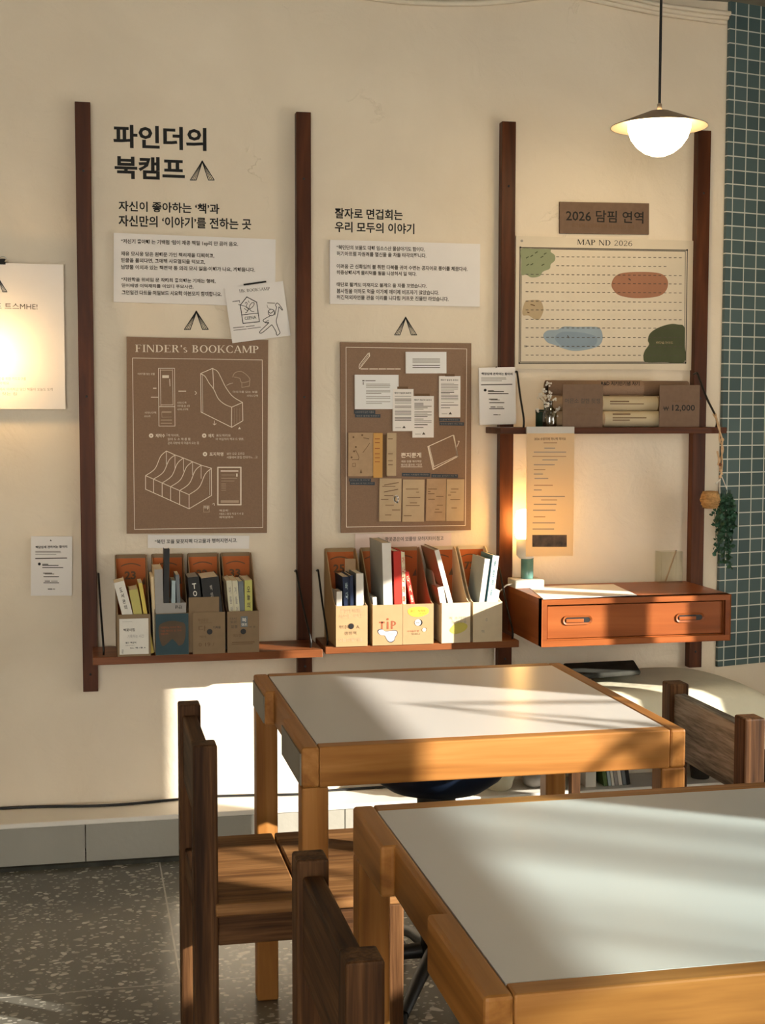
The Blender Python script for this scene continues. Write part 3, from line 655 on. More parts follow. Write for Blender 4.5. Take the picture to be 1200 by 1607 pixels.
s.curve('ink', [(840,685),(860,600),(865,570),(850,545),(870,515),(900,530),(950,600),(945,615),(905,570),(895,600),(880,690),(862,760),(870,820),(900,900),(915,945),(880,980),(862,960),(860,930),(810,845),(795,830),(770,850),(655,945),(625,925),(750,800),(705,795),(672,770),(690,745),(770,700)], 9)
s.curve('ink', [(755,805),(700,795),(750,760)], 7); s.line('ink_grey', [(735,510),(840,516)], 14); s.curve('ink_grey', [(728,540),(740,580),(780,600)], 8)
s.done(t, 'line_print')

# ------------------------------------------------------------------ first brown poster
t = sheet_board('brown_poster', 'brown poster with white file-box diagrams and a serif heading', 'poster', [(196,527),(419,535),(420.5,835),(201.5,839)], -.012, .011, 'kraft_board', 'brown posters')
s = Sheet(-.012, 180, 510, 4.59, .0006); W = 'print_white'; Fa = 'print_faint'
s.text(W, "FINDER's BOOKCAMP", 148, 141, 1042, 194, serif_=True)
s.line(W, [(128,238),(1062,252),(1066,1458),(142,1472)], 4, close=True)
s.line(W, [(315,312),(430,312),(434,728),(318,728)], 4, close=True); s.line(W, [(328,320),(332,585)], 3); s.line(W, [(415,320),(420,575)], 3); s.line(W, [(318,588),(434,588)], 4); s.line(W, [(332,575),(420,575)], 3)
s.rect(W, 342, 362, 390, 382); s.line(Fa, [(335,325),(412,325)], 8); s.line(W, [(395,390),(398,440)], 4); s.rect(Fa, 340, 622, 408, 632); s.line(Fa, [(338,625),(340,665),(408,663)], 3)
for y in (685, 708): s.line(Fa, [(332,y),(410,y)], 6)
for x0, y, x1 in ((165,352,288), (215,632,298), (212,658,256), (450,560,515), (450,583,540), (450,608,528), (850,482,1028), (950,510,1030)): s.text(W, '시미나구책' if x1-x0 < 90 else '이야기를 담는 보물', x0, y-8, x1, y+8)
s.line(W, [(278,456),(298,456)], 7); s.line(W, [(460,477),(512,477)], 6); s.line(W, [(262,520),(312,520)], 4); s.curve(W, [(578,478),(588,490),(578,502)], 4)
s.line(W, [(618,350),(705,312),(712,455)], 5); s.line(W, [(618,350),(622,628),(842,737),(922,690),(920,558),(842,592),(840,735)], 5); s.line(W, [(630,360),(634,632)], 3)
s.curve(W, [(620,352),(650,370),(680,420),(712,462),(745,530),(790,570),(842,592)], 5); s.curve(W, [(705,314),(740,335),(770,390),(800,450),(850,515),(920,558)], 5)
for x in (860, 880, 900): s.line(Fa, [(x,600),(x,715)], 2)
s.curve(W, [(805,436),(825,425),(850,418)], 3); s.curve(Fa, [(850,375),(865,345),(910,335),(955,365),(972,400),(915,415),(900,385),(860,375)], 5); s.line(Fa, [(915,418),(915,450),(970,440),(972,405)], 5)
s.line(W, [(718,690),(718,718)], 3); s.line(W, [(708,712),(718,720),(730,710)], 4); s.poly(W, [(888,750),(898,734),(908,750)])
for x, y, q, x1 in ((262,797,'재작수',362), (644,797,'배치',714), (650,930,'포지학명',782)):
    s.circ(W, x, y, 16); s.circ('kraft_board', x, y, 5, 2); s.text(W, q, x+32, y-13, x1, y+14, .02)
for x0, y, x1, q in ((382,795,466,'책 닥이트,'), (382,822,545,'읽데 도 소 해 를 물'), (382,850,605,'관리 지방에 이 마음이 오는 집'), (730,795,835,'표도하러요'), (728,822,930,'마 어깁직리 책과 드 영본,'), (806,927,935,'보아 오모 도리오'), (806,953,1028,'사물에써 분집 전대가느…고')): s.text(W, q, x0, y-9, x1, y+10)
s.line(W, [(376,780),(376,800)], 2)
top, bot = [(372,908),(434,936),(494,958),(560,985),(622,1010),(697,1032)], [(222,1085),(279,1110),(341,1138),(402,1165),(467,1193),(535,1222)]
s.line(W, top, 5); s.line(W, bot, 5)
for k, ((a, b_), (c, d_)) in enumerate(zip(top, bot)):
    s.curve(W, [(a,b_),(a-(a-c)*.28,b_+(d_-b_)*.22),(a-(a-c)*.55,b_+(d_-b_)*.72),(c,d_)], 5); s.line(W, [(c,d_),(c,d_+(98 if k < 5 else 102))], 5)
    if k < 5: s.line(W, [(a,b_),(a,b_+95)], 4)
s.line(W, [(222,1183),(535,1324),(697,1228),(695,1035)], 5); s.line(W, [(684,1040),(684,1225)], 3)
s.line(W, [(742,1026),(908,1026),(908,1295),(742,1295)], 9, close=True); s.line(W, [(765,1052),(888,1052)], 9); s.line(Fa, [(768,1272),(888,1272)], 18); s.rect(W, 874, 1070, 884, 1092)
for y, x1 in ((1080,865), (1104,880), (1124,860), (1145,800), (1160,800), (1175,800), (1190,800)): s.line(Fa, [(768,y),(x1,y)], 4)
s.line(Fa, [(640,1300),(680,1300),(680,1348),(640,1348)], 3, close=True); s.text(W, 'mp', 642, 1305, 680, 1330); s.curve(W, [(705,1290),(715,1285),(718,1300)], 4)
for y, x1, q in ((1337,815,'책갈피'), (1361,925,'카탈로그 를 담 책 꽂 이 사 일'), (1385,852,'제작설명서')): s.text(W, q, 752, y-8, x1, y+8)
s.done(t, 'line_print')

# ------------------------------------------------------------------ second brown poster (pinned with notes)
t = sheet_board('brown_poster', 'brown poster covered with pinned notes and kraft booklets', 'poster', [(533.7,537),(739.8,538.6),(738.4,832),(535.4,836.5)], -.012, .011, 'kraft_board', 'brown posters')
s = Sheet(-.012, 510, 520, 4.728, .0006)
s.line(W, [(155,118),(1050,130),(1040,1440),(158,1452)], 4, close=True)
s.line(W, [(255,278),(252,262),(256,245),(318,165),(328,160),(331,182),(268,262),(255,278)], 5); s.line(W, [(318,165),(330,184)], 4); s.line(W, [(262,258),(320,180)], 3)
for a, b_ in ((265,320),(330,390),(398,450),(458,515),(522,558)): s.line(W, [(a,279),(b_,279)], 6)
s.text(W, '쁜지뿐게', 563, 900, 712, 938, .02); s.text(W, '해원 원물 해리책방', 565, 957, 715, 974); s.text(W, '해인데 플라워 기밀진', 562, 982, 718, 1000); s.line(W, [(562,1006),(720,1006)], 3)
s.line(W, [(762,855),(950,770),(984,928),(800,1026)], 6, close=True); s.line(W, [(772,850),(808,1004),(975,925)], 4); s.line(W, [(768,862),(806,1018)], 4); s.line(W, [(978,855),(995,815),(985,815)], 5)
s.line(W, [(955,772),(985,930)], 6)
s.done(t, 'line_print')
NOTE = 'white notes pinned on the second poster'
def note(label, x0, y0, x1, y1, mat, group, name='pinned_note', cat='note', Y=-.0175, th=.0015, tilt=0):
    q = sheet_board(name, label, cat, [(510+x/4.728, 520+y/4.728) for x, y in ((x0,y0),(x1,y0+tilt),(x1,y1+tilt),(x0,y1))], Y, th, mat, group, 'sheet')
    return q, Sheet(Y, 510, 520, 4.728, .0004)
q, s = note('wide white landscape note at the top of the pinned poster', 598, 152, 900, 312, 'paper_cool', NOTE, th=.005)
for y, c in ((202,'ink_grey'),(212,'ink_grey'),(222,'ink_grey'),(232,'ink_grey'),(252,'ink_soft'),(268,'ink_soft')): s.line(c, [(650,y),(850,y)], 5)
s.done(q, 'print')
q, s = note('larger white landscape note at the upper left of the pinned poster', 220, 322, 545, 577, 'paper_cool', NOTE, th=.005)
s.line('ink_soft', [(300,366),(372,366)], 5); s.line('ink_soft', [(278,366),(290,366)], 8); s.line('ink_soft', [(283,378),(283,395)], 6)
for y, x1 in ((392,480),(404,482),(416,478),(438,482),(449,482),(460,415),(485,482),(497,482),(522,482),(534,420)): s.line('ink_grey', [(305,y),(x1,y)], 5)
s.done(q, 'print')
REC = 'receipt-like notes with dark tape'
for lab, x0, y0, x1, y1, tape, rows in (('narrow white receipt note left of a lower one, dark tape on top', 502, 428, 655, 740, (535,410,615,428), 'a'), ('narrow white receipt note hanging lowest of the three, dark tape on top', 648, 480, 806, 788, (665,462,775,480), 'b'),
                                       ('narrow white receipt note at the right edge of the pinned poster', 845, 332, 1003, 638, (890,318,960,334), 'c')):
    q, s = note(lab, x0, y0, x1, y1, 'paper', REC, th=.005 if rows != 'a' else .0062, Y=-.0175 if rows != 'a' else -.0188)
    s.text('ink_soft', '해비가 팀상의 효과서', x0+12, y0+22, x1-18, y0+36, .02)
    yy = y0+54
    while yy < y1-60:
        st = random.choice(('ink_grey','ink_grey','ink_soft')); s.line(st, [(x0+16,yy),(x1-18-random.choice((0,0,30,60)),yy)], random.choice((4,5,7))); yy += random.choice((11,11,20))
    s.poly('ink_soft', [(x0+70,y1-22),(x0+83,y1-40),(x0+96,y1-22)]); s.line('ink_grey', [(x0+20,y1-26),(x0+60,y1-26)], 4)
    s.done(q, 'print'); a = Sheet(-.0188, 510, 520, 4.728, .0005); a.rect('ink_brown', *tape); a.done(q, 'tape')
LBL = 'dark label strips on the second poster'
for lab, x0, y0, x1, y1, tx in (('dark blue label strip directly under the larger landscape note', 215, 582, 372, 612, '나의이야기 담은 이름표'), ('dark blue label strip, second line beneath the larger landscape note', 222, 612, 410, 638, '새로운 발견을 위한문구'), ('dark blue label strip just under the right receipt note', 848, 643, 1000, 666, '다음에 적어보세요'),
                            ('dark blue label strip, second line beneath the right receipt note', 850, 672, 1030, 697, '당신의 문장이 주는 이유'), ('dark blue label strip left of its twin, above the kraft cards', 570, 1049, 780, 1076, '추억이 기록될때 꺼내보는'), ('dark blue label strip right of its twin, under the notebook outline', 788, 1058, 985, 1084, '취향 대로 골라담아 가는 책'),
                            ('dark blue label strip under the map booklet, upper line', 178, 1090, 340, 1114, '리딩노트 에 쓰는말'), ('dark blue label strip under the map booklet, lower line', 184, 1115, 368, 1139, '여행 준비 중 작은 가이드')):
    q, s = note(lab, x0, y0, x1, y1, 'label_navy', LBL, 'label_strip', 'label', -.0135, .0008, 3); s.text('ink_grey', tx, x0+8, y0+9, x1-10, y1-5); s.done(q, 'print')
BKT = 'kraft booklets and cards on the second poster'
q, s = note('kraft booklet with scattered map-like marks at the left of the poster', 172, 752, 358, 1075, 'kraft_card', BKT, 'kraft_booklet', 'booklet', -.022, .009)
for x, y in ((210,785),(228,858),(215,890),(196,935),(275,770)): s.circ('ink_brown', x, y, 7)
s.curve('ink_brown', [(225,880),(250,930),(245,950)], 4); s.curve('ink_brown', [(280,900),(310,860),(330,830)], 4); s.line('ink_brown', [(200,952),(250,952)], 4); s.line('ink_brown', [(203,980),(224,978),(226,1002),(204,1004)], 3, close=True); s.poly('ink_brown', [(258,1052),(266,1020),(274,1052)]); s.line('ink_brown', [(285,790),(325,798)], 5); s.done(q, 'print')
q, s = note('orange kraft booklet cover standing open beside a dark gap', 358, 755, 426, 1086, 'kraft_orange', BKT, 'kraft_booklet', 'booklet', -.024, .011)
for y in (798,826,868,908,938,968): s.line('ink_rust', [(370,y),(404,y)], 5)
s.done(q, 'print'); sp_ = Sheet(-.014, 510, 520, 4.728, .0005); sp_.poly('ink_brown', [(418,765),(462,765),(462,1080),(428,1082)]); sp_.done(q, 'inner_page')
q, s = note('pale narrow kraft booklet right of the dark gap', 458, 754, 528, 1072, 'kraft_pale', BKT, 'kraft_booklet', 'booklet', -.022, .009)
for y in (798,908,960,990): s.line('ink_brown', [(468,y),(500,y)], 5)
s.done(q, 'print')
for lab, x0, y0, x1, y1, m_, rows in (('kraft card with a white bulb sticker, leftmost of the bottom row', 402, 1092, 565, 1410, 'kraft_pale', ((425,1150,520),(440,1218,505),(415,1246,468),(448,1290,508),(498,1325,555),(446,1362,490))),
        ('kraft card with small checked marks, second of the bottom row', 575, 1100, 735, 1412, 'kraft_pale', ((600,1170,690),(676,1193,696),(610,1232,705),(630,1272,680),(600,1293,700),(585,1368,640))),
        ('kraft card with scattered short lines, third of the bottom row', 750, 1094, 896, 1406, 'kraft_card', ((764,1170,828),(764,1188,780),(764,1205,810),(825,1225,876),(766,1245,812),(830,1290,872),(818,1320,845),(812,1342,866))),
        ('golden kraft card, rightmost of the bottom row', 900, 1098, 1030, 1407, 'kraft_orange', ((935,1170,988),(930,1193,970),(912,1215,932),(930,1247,1000),(938,1310,976)))):
    q, s = note(lab, x0, y0, x1, y1, m_ if 'golden' not in lab else 'kraft_pale', BKT, 'kraft_card', 'card', -.018, .0055)
    for a, y, b_ in rows: s.line('ink_brown', [(a,y),(b_,y)], 5)
    if 'bulb' in lab:
        s.line('ink_brown', [(440,1140),(545,1122)], 6); s.line('ink_brown', [(438,1192),(540,1172)], 6); s.ring('paper', 528, 1245, 15, 24, 12); s.ring('ink', 530, 1245, 14, 22, 6); s.rect('ink', 528, 1262, 542, 1274)
    s.done(q, 'print')

# ------------------------------------------------------------------ caption strips under the posters
t = sheet_board('caption_strip', 'white caption strip below the diagram poster, behind file boxes', 'sign', [(232,839),(391,841),(391,861),(232,860)], -.006, .005, 'paper', 'caption strips')
s = Sheet(-.006, 130, 840, 3.243, .0006); s.text('ink', '“북민 꼬을 맞꼿지펙 다고물과 행허지면시고.', 366, 22, 785, 44, .015); s.done(t, 'lettering')
t = sheet_board('caption_strip', 'pinkish caption strip below the pinned poster, behind file boxes', 'sign', [(557,838),(708,836),(708,866),(557,868)], -.006, .005, 'pink_paper', 'caption strips')
s = Sheet(-.006, 470, 820, 3.243, .0006); s.text('ink_soft', '함꼿공은여 었를땅 모하지터이점고', 435, 74, 732, 96, .01); s.line('ink', [(360,84),(366,92)], 6); s.done(t, 'lettering')

# ------------------------------------------------------------------ white flyers
def flyer(label, corners, Y, th, ox, oy, k, dx=0, dy=0, sc_=1):
    t = sheet_board('small_flyer', label, 'flyer', corners, Y, th, 'paper', 'small white flyers', 'sheet'); s = Sheet(Y, ox, oy, k, .0006)
    X = lambda x: x*sc_+dx; Z = lambda y: y*sc_+dy
    s.text('ink', '책담임에 관하여는 함아의', X(418), Z(275), X(790), Z(306), .03)
    for y, x1 in ((340,710),(356,715),(376,660)): s.line('ink_grey', [(X(418),Z(y)),(X(x1),Z(y))], 8*sc_)
    s.line('ink_soft', [(X(418),Z(424)),(X(785),Z(418))], 12*sc_); s.circ('ink', X(463), Z(488), 17*sc_)
    for y, x0, x1, c in ((492,500,565,'ink_soft'),(505,500,685,'ink_soft'),(530,500,740,'ink_soft'),(596,510,610,'ink_soft'),(606,530,635,'ink_grey'),(638,515,690,'ink_soft'),(690,530,585,'ink_soft'),(690,605,675,'ink_grey'),(710,515,690,'ink_soft'),(783,565,612,'ink_soft'),(783,622,645,'ink_grey')): s.line(c, [(X(x0),Z(y)),(X(x1),Z(y))], 10*sc_)
    s.poly('ink_soft', [(X(585),Z(218)),(X(596),Z(200)),(X(610),Z(218))]); s.done(t, 'lettering')
flyer('small white flyer pinned on the bare wall left of the first post', [(48,841.5),(113,842),(113,934.5),(49,935)], -.014, .006, 0, 820, 7.5)
flyer('small white flyer fixed in front of the third post beside the map', [(751.5,577),(809,576),(809,665.5),(752,667)], -.052, .006, 740, 560, 2.609, -103, -30, .341)

# ------------------------------------------------------------------ white poster at the frame's left edge, with its lamp and clip
t = thing('white_poster', 'white poster board with a book emblem, lit by a small lamp', 'poster', (-.40, -.03, 1.38))
a = at(98, 415, -.03); b_ = at(104, 642, -.03)
obj('board', MB().box(-.76, (a.x+b_.x)/2, -.03, -.024, b_.z, a.z), 'paper', t)
obj('spacer', MB().box(-.60, -.2, -.024, -.0005, 1.45, 1.75), 'black', t)
s = Sheet(-.03, 0, 380, 5.02, .0006); tent(s, 'ink', -85, 280, 140, 112)
s.text('ink_soft', '무드 트스MHE!', -100, 478, 295, 528)
for y, x0, x1, q in ((1074,-160,205,'문장을 쓰는 시간을 위한 카드도구를'), (1110,-160,72,'추천하고 시작해요'), (1158,-160,418,'무엇이든 바깥에서 이어지고 담긴 책들이 오늘도 도착'), (1194,-160,132,'책과 글을 짓는 집')): s.text('ink_grey', q, x0, y-12, x1, y+12)
s.done(t, 'print')
p = at(2, 409, -.034)
t = thing('binder_clip', 'black binder clip at the top of the white poster', 'clip', p)
obj('jaw', MB().prism([(p.x-.02,p.y,p.z-.011),(p.x+.012,p.y,p.z-.011),(p.x+.012,p.y+.004,p.z+.006),(p.x-.02,p.y+.004,p.z+.006)], (0,.012,0)), 'black', t)
obj('wire_loop', MB().tube(spline([(p.x-.01,p.y+.004,p.z+.006),(p.x+.006,p.y-.004,p.z+.012),(p.x+.016,p.y-.004,p.z+.004),(p.x+.010,p.y+.002,p.z-.002)], 4), .0012, 6), 'steel', t)
p = at(-17, 560, -.13)
t = thing('wall_spotlight', 'small glowing lamp over the white poster at the left edge', 'lamp', (p.x-.12, 0, p.z))
obj('bulb', MB().ball(p, .026, 20), 'lamp_left', t)
obj('lamp_arm', MB().tube(spline([(p.x-.42,-.002,p.z+.02),(p.x-.42,-.06,p.z+.03),(p.x-.25,-.13,p.z+.02),(p.x-.028,-.13,p.z)], 5), .006, 8), 'black_metal', t)
obj('back_plate', MB().lathe([(.0001,-.006),(.035,-.006),(.038,-.0005)], (p.x-.42, 0, p.z+.02), 20, 'Y'), 'black_metal', t)

# ------------------------------------------------------------------ file boxes
BW, BD, BHF, BHB = .0945, .212, .126, .284
def file_box(label, x0, x1, yb, hue, shelf_z, num=None, label_z=.24, group=None):
    """x0,x1 photo columns of the front face's foot"""
    a, b_ = at(x0, yb, SF-.004), at(x1, yb, SF-.004); W_ = b_.x-a.x; cx = (a.x+b_.x)/2
    t = thing('file_box', label, 'file box', (cx, SF-.004, shelf_z), group or 'cardboard file boxes on the shelves'); e = .0028; L = dict(local=True)
    prof = [(0,0),(BD,0),(BD,BHB-.014),(BD-.006,BHB-.003),(BD-.016,BHB)]+[(BD-.016-(BD-.026)*(u/12.), BHB+(BHF-BHB)*(3*(u/12.)**2-2*(u/12.)**3)**.8) for u in range(1, 12)]+[(.010,BHF),(0,BHF)]
    mb = MB()
    for x in (-W_/2, W_/2-e): mb.prism([(x, y, z) for y, z in prof], (e, 0, 0))
    mb.box(-W_/2+e, W_/2-e, 0, e, 0, BHF); mb.box(-W_/2+e, W_/2-e, e, BD, 0, e); mb.box(-W_/2+e, W_/2-e, BD-e, BD, e, BHB)
    obj('body', mb, hue, t, **L)
    mb = MB(); mb.box(-W_/2+e+.001, W_/2-e-.001, BD-e-.0012, BD-e, .05, BHB-.012); bp_ = obj('back_panel', mb, 'box_orange', t, label='orange inner back panel with a printed number', **L)
    Yp = BD-e-.0016
    mb = MB()
    if num: vtext(mb, num, (-W_*.20, Yp, BHB-.078), Vector((W_*.36,0,0)), Vector((0,0,.026)), .03)
    for i in range(8):
        u0, u1 = -1+i/4, -1+(i+1)/4; f_ = lambda u: BHB-.030-.008*u*u
        mb.face([(u0*.03,Yp,f_(u0)),(u1*.03,Yp,f_(u1)),(u1*.03,Yp,f_(u1)+.0035),(u0*.03,Yp,f_(u0)+.0035)])
    for sg in (-1, 1): mb.face([(sg*.030,Yp,BHB-.095),(sg*.044,Yp,BHB-.095),(sg*.042,Yp,BHB-.070)][::sg])
    obj('printed_number', mb, 'ink_brown', bp_, **L).location = (0,0,0)
    return t, W_
def fr(t, W_): # marks on the front face; u across 0..1, v up 0..1
    class Fm:
        mbs = {}
        def P(s, u, v, lay=1): return Vector(((u-.5)*W_, -.0006*lay, v*BHF))
        def mb(s, m_): return s.mbs.setdefault(m_, MB())
        def text(s, m_, q, u0, v0, u1, v1, bold=.0, lay=1): O = s.P(u0, v0, lay); vtext(s.mb(m_), q, O, s.P(u1, v0, lay)-O, s.P(u0, v1, lay)-O, bold)
        def rect(s, m_, u0, v0, u1, v1, lay=1): s.mb(m_).face([s.P(u0,v0,lay),s.P(u1,v0,lay),s.P(u1,v1,lay),s.P(u0,v1,lay)])
        def disc(s, m_, u, v, r, lay=1, sx=1, n=18): s.mb(m_).face([s.P(u,v,lay)+Vector((sx*r*cos(2*pi*i/n),0,r*sin(2*pi*i/n))) for i in range(n)])
        def blob(s, m_, pts, lay=1): s.mb(m_).face([s.P(u,v,lay) for u, v in spline(pts, 4, True)])
        def done(s, nm='front_print'):
            for m_, mb in s.mbs.items(): obj('finger_hole' if m_ == 'black' else nm, mb, m_, t, local=True)
    f = Fm(); f.mbs = {}; return f
t, W_ = file_box('file box with a white typed label on its front, leftmost on the left shelf', 184.6, 236.5, 1031, 'box_card_dark', SZ, '23')
f = fr(t, W_); f.rect('bk_white', .06, .05, .94, .90); f.text('ink_soft', '책꽂이집', .18, .60, .52, .67, .02, 2); f.text('ink_grey', '기록하는 시간', .30, .44, .8, .52, 0, 2); f.text('ink', '월간 책갈피', .24, .31, .56, .35, .02, 2); f.text('ink_soft', '두번째 이야기', .24, .25, .5, .28, 0, 2)
f.text('ink', 'No. 해-1월 A', .38, .185, .85, .22, .02, 2); f.text('ink_soft', '끝', .12, .08, .18, .17, 0, 2); f.rect('ink_grey', .15, .83, .45, .835, 2); f.done('front_label')
t, W_ = file_box('file box with a dark teal printed front, second on the left shelf', 244, 296.5, 1030, 'box_card_dark', SZ, None)
f = fr(t, W_); f.rect('teal_front', .01, .01, .99, .99); f.blob('teal_brown', [(.12,.72),(.3,.8),(.5,.82),(.7,.8),(.88,.74),(.9,.5),(.84,.28),(.7,.22),(.62,.3),(.5,.38),(.38,.3),(.22,.22),(.14,.35),(.1,.55)], 2)
for v, q in ((.64,'여행하는 우리의 책상'), (.56,'다음 페이지 로 가자'), (.49,'캠프')): f.text('ink_rust', q, .16, v, .78 if v > .5 else .4, v+.05, .01, 3)
f.done()
t, W_ = file_box('plain kraft file box with a finger hole and hand printing, third on the left shelf', 302.7, 353.5, 1027, 'box_card_dark', SZ, '22')
f = fr(t, W_); f.text('ink_brown', '책상공간', .16, .78, .48, .85); f.rect('ink_brown', .18, .745, .6, .75); f.text('ink_brown', '다', .18, .55, .42, .68); f.text('ink_soft', '기록들', .62, .6, .86, .66, .02); f.text('ink_brown', '재미', .2, .39, .4, .44); f.text('ink_brown', '0 19 /', .18, .18, .66, .27); f.disc('black', .52, .53, .0085); f.done()
t, W_ = file_box('kraft file box with a small blue stamp and finger hole, rightmost on the left shelf', 357, 406.5, 1024.5, 'box_card_dark', SZ, '33')
f = fr(t, W_); f.text('ink_soft', '다시', .08, .8, .28, .86); f.text('ink_soft', '읽은', .1, .72, .3, .78); f.text('ink_soft', '밑줄', .12, .6, .32, .67); f.rect('bk_slate', .42, .62, .64, .88); f.text('bk_white', '북', .46, .74, .60, .84, .02, 2); f.text('bk_white', '캠프', .44, .65, .62, .71, .02, 2); f.text('ink_soft', '06 월', .68, .6, .88, .64); f.text('ink_brown', '메모장', .18, .38, .44, .46); f.rect('ink_brown', .14, .24, .86, .26); f.rect('ink_brown', .14, .20, .8, .215); f.disc('black', .50, .51, .0085); f.done()
t, W_ = file_box('file box with outlined letters around a finger hole, leftmost on the middle shelf', 527, 576.5, 1015.8, 'box_card', MZ, '25')
f = fr(t, W_); f.text('kraft_card', '문장의 미래를', .14, .83, .84, .93); f.text('kraft_card', '지으는 모닥', .1, .70, .82, .80); f.text('ink_brown', '책의 종이', .1, .44, .4, .53); f.text('ink_brown', 'A.', .64, .44, .76, .52); f.text('ink_brown', '캠핑책', .26, .29, .64, .37); f.text('kraft_card', '오늘의일기를', .08, .12, .84, .21, .02); f.disc('ink_brown', .48, .5, .0095); f.disc('black', .48, .5, .0082, 2); f.done()
t, W_ = file_box('file box lettered TiP above a white speech-bubble doodle, second on the middle shelf', 584.5, 631.5, 1013.4, 'box_card', MZ, None)
f = fr(t, W_)
f.rect('ink_rust', .22,.55,.40,.59); f.rect('ink_rust', .285,.40,.335,.59); f.rect('ink_rust', .475,.40,.53,.585); f.disc('ink_rust', .50,.645,.0034); f.rect('ink_rust', .61,.40,.665,.60)
for q in _arc(.66,.535,.12,.062,-90,90,.05,.022,10): f.mb('ink_rust').face([f.P(a_, b2) for a_, b2 in q][::1])
bub = [(.20,.37),(.30,.395),(.40,.35),(.46,.34),(.6,.35),(.78,.345),(.80,.27),(.74,.2),(.70,.12),(.60,.085),(.50,.12),(.44,.2),(.40,.245),(.28,.26),(.20,.31)]
cx_ = sum(p[0] for p in bub)/len(bub); cy_ = sum(p[1] for p in bub)/len(bub)
f.blob('navy', [(cx_+(u-cx_)*1.08, cy_+(v-cy_)*1.12) for u, v in bub]); f.blob('bk_white', bub, 2); f.text('ink_grey', '책읽자', .5, .24, .68, .30, 0, 3); f.text('ink_grey', '하루 한권', .48, .18, .66, .22, 0, 3); f.done()
t, W_ = file_box('file box with a yellow bubble and round face doodles, middle of the middle shelf', 632, 680, 1012.5, 'box_card', MZ, None)
f = fr(t, W_); f.blob('yellow_spot', [(.18,.88),(.4,.93),(.7,.92),(.84,.85),(.8,.75),(.55,.68),(.3,.70),(.17,.78)]); f.text('ink_brown', '읽는  사람들', .24, .80, .74, .86, 0, 2); f.text('ink_brown', '의 모임', .52, .74, .76, .78, 0, 2)
f.disc('ink', .53, .535, .0105); f.disc('bk_white', .485, .54, .0100, 2); f.text('ink', 'ㅡㅡ', .42, .53, .54, .545, 0, 3); f.disc('ink_brown', .715, .36, .0065); f.disc('bk_cream', .69, .355, .0062, 2); f.text('ink_rust', '우리들의 밤', .14, .30, .52, .35); f.text('ink_brown', '책과나', .26, .235, .56, .275); f.done()
t, W_ = file_box('pale file box with a lime stain and faint pencil words, fourth on the middle shelf', 692.7, 737.7, 1010, 'box_card_light', MZ, None)
f = fr(t, W_); f.blob('lime_spot', [(.3,.36),(.5,.5),(.75,.5),(.9,.42),(.8,.3),(.5,.22),(.3,.28)]); f.text('ink_grey', '책 소개할', .26, .58, .86, .66, 0, 2); f.text('ink_grey', '것 문장들', .34, .49, .86, .56, 0, 2); f.done()
t, W_ = file_box('whitest file box with almost blank front, rightmost on the middle shelf', 742, 787.5, 1007, 'box_card_light', MZ, '72')
f = fr(t, W_); f.rect('ink_grey', .2, .815, .45, .82); f.text('ink_grey', '수', .42, .5, .5, .6); f.text('ink_grey', '책', .28, .22, .38, .3); f.done()

# ------------------------------------------------------------------ books standing in the file boxes
def book(label, tl, tr, yt, ref, th_px=None, cover='bk_white', spine=None, depth=.15, Y=-.213, z0=.650, group='books in the left shelf boxes', words=None, wcol='ink', hard=True, pages='pages', wr=(.35,.92), whw=.5, bump_top=0):
    """tl,tr photo columns of the spine's top edge at row yt; ref=(column,row) on the spine's centre line lower down"""
    A, B = at(tl, yt, Y), at(tr, yt, Y); T = (A+B)/2; R = at(ref[0], ref[1], Y); d = T-R; ang = atan2(d.x, d.z); wdt = max(.004, (B.x-A.x)*cos(ang))
    zb = z0+abs(sin(ang))*wdt/2; base = Vector((T.x-tan(ang)*(T.z-zb), Y, zb)); h = (T-base).length
    t = thing('book', label, 'book', base, group, (0, ang, 0)); L = dict(local=True); e = .0016 if hard else .0006
    mb = MB(); mb.box(-wdt/2, -wdt/2+e, 0, depth, 0, h); mb.box(wdt/2-e, wdt/2, 0, depth, 0, h)
    obj('cover', mb, cover, t, **L)
    obj('spine', MB().box(-wdt/2, wdt/2, -e, 0, 0, h), spine or cover, t, **L)
    if wdt > 2.4*e: obj('pages', MB().box(-wdt/2+e, wdt/2-e, 0, depth-.003, .002 if hard else .0, h-(.002 if hard else .0)), pages, t, **L)
    if words:
        mb = MB(); n = len(words); u0, u1 = wr; st = (u1-u0)*h/n
        for i, ch in enumerate(words):
            if ch == ' ': continue
            zt = h*u1-i*st; vtext(mb, ch, (-wdt*whw/2, -e-.0005, zt-st*.78), Vector((wdt*whw, 0, 0)), Vector((0, 0, st*.74)), .02)
        obj('spine_title', mb, wcol, t, **L)
    return t
g1, g2 = 'books in the left shelf boxes', 'books in the middle shelf boxes'
book('white book leaning far left out of the leftmost file box', 178, 195, 913, (200, 965), cover='bk_white', spine='bk_white', depth=.10, words='도서관의 오후', wcol='ink_soft', whw=.28)
book('olive book with cream top leaning left in the leftmost file box', 202, 216, 925, (216.5, 965), cover='bk_olive', depth=.11, words=None)
book('thin yellow book right of the olive one in the leftmost file box', 217, 223, 915, (228.5, 965), cover='bk_yellow', depth=.11, hard=False)
book('thick grey book with cream page top in the teal file box', 242, 255, 893.5, (250, 962), cover='bk_cream', spine='bk_grey', depth=.16)
book('tall thin black book sticking up highest on the left shelf', 257.5, 266, 862, (261, 940), cover='bk_black', depth=.05, pages='bk_black')
book('thin slate notebook right of the tall black book', 269.5, 275.5, 911, (272, 940), cover='bk_bluegrey', depth=.09, hard=False)
book('thin dark grey notebook at the right of the teal file box', 275.5, 281, 902, (280, 940), cover='bk_slate', depth=.10, hard=False)
book('cream notebook edge at the left of the teal file box', 236.5, 241, 905, (241, 960), cover='bk_cream', depth=.14, hard=False, Y=-.19)
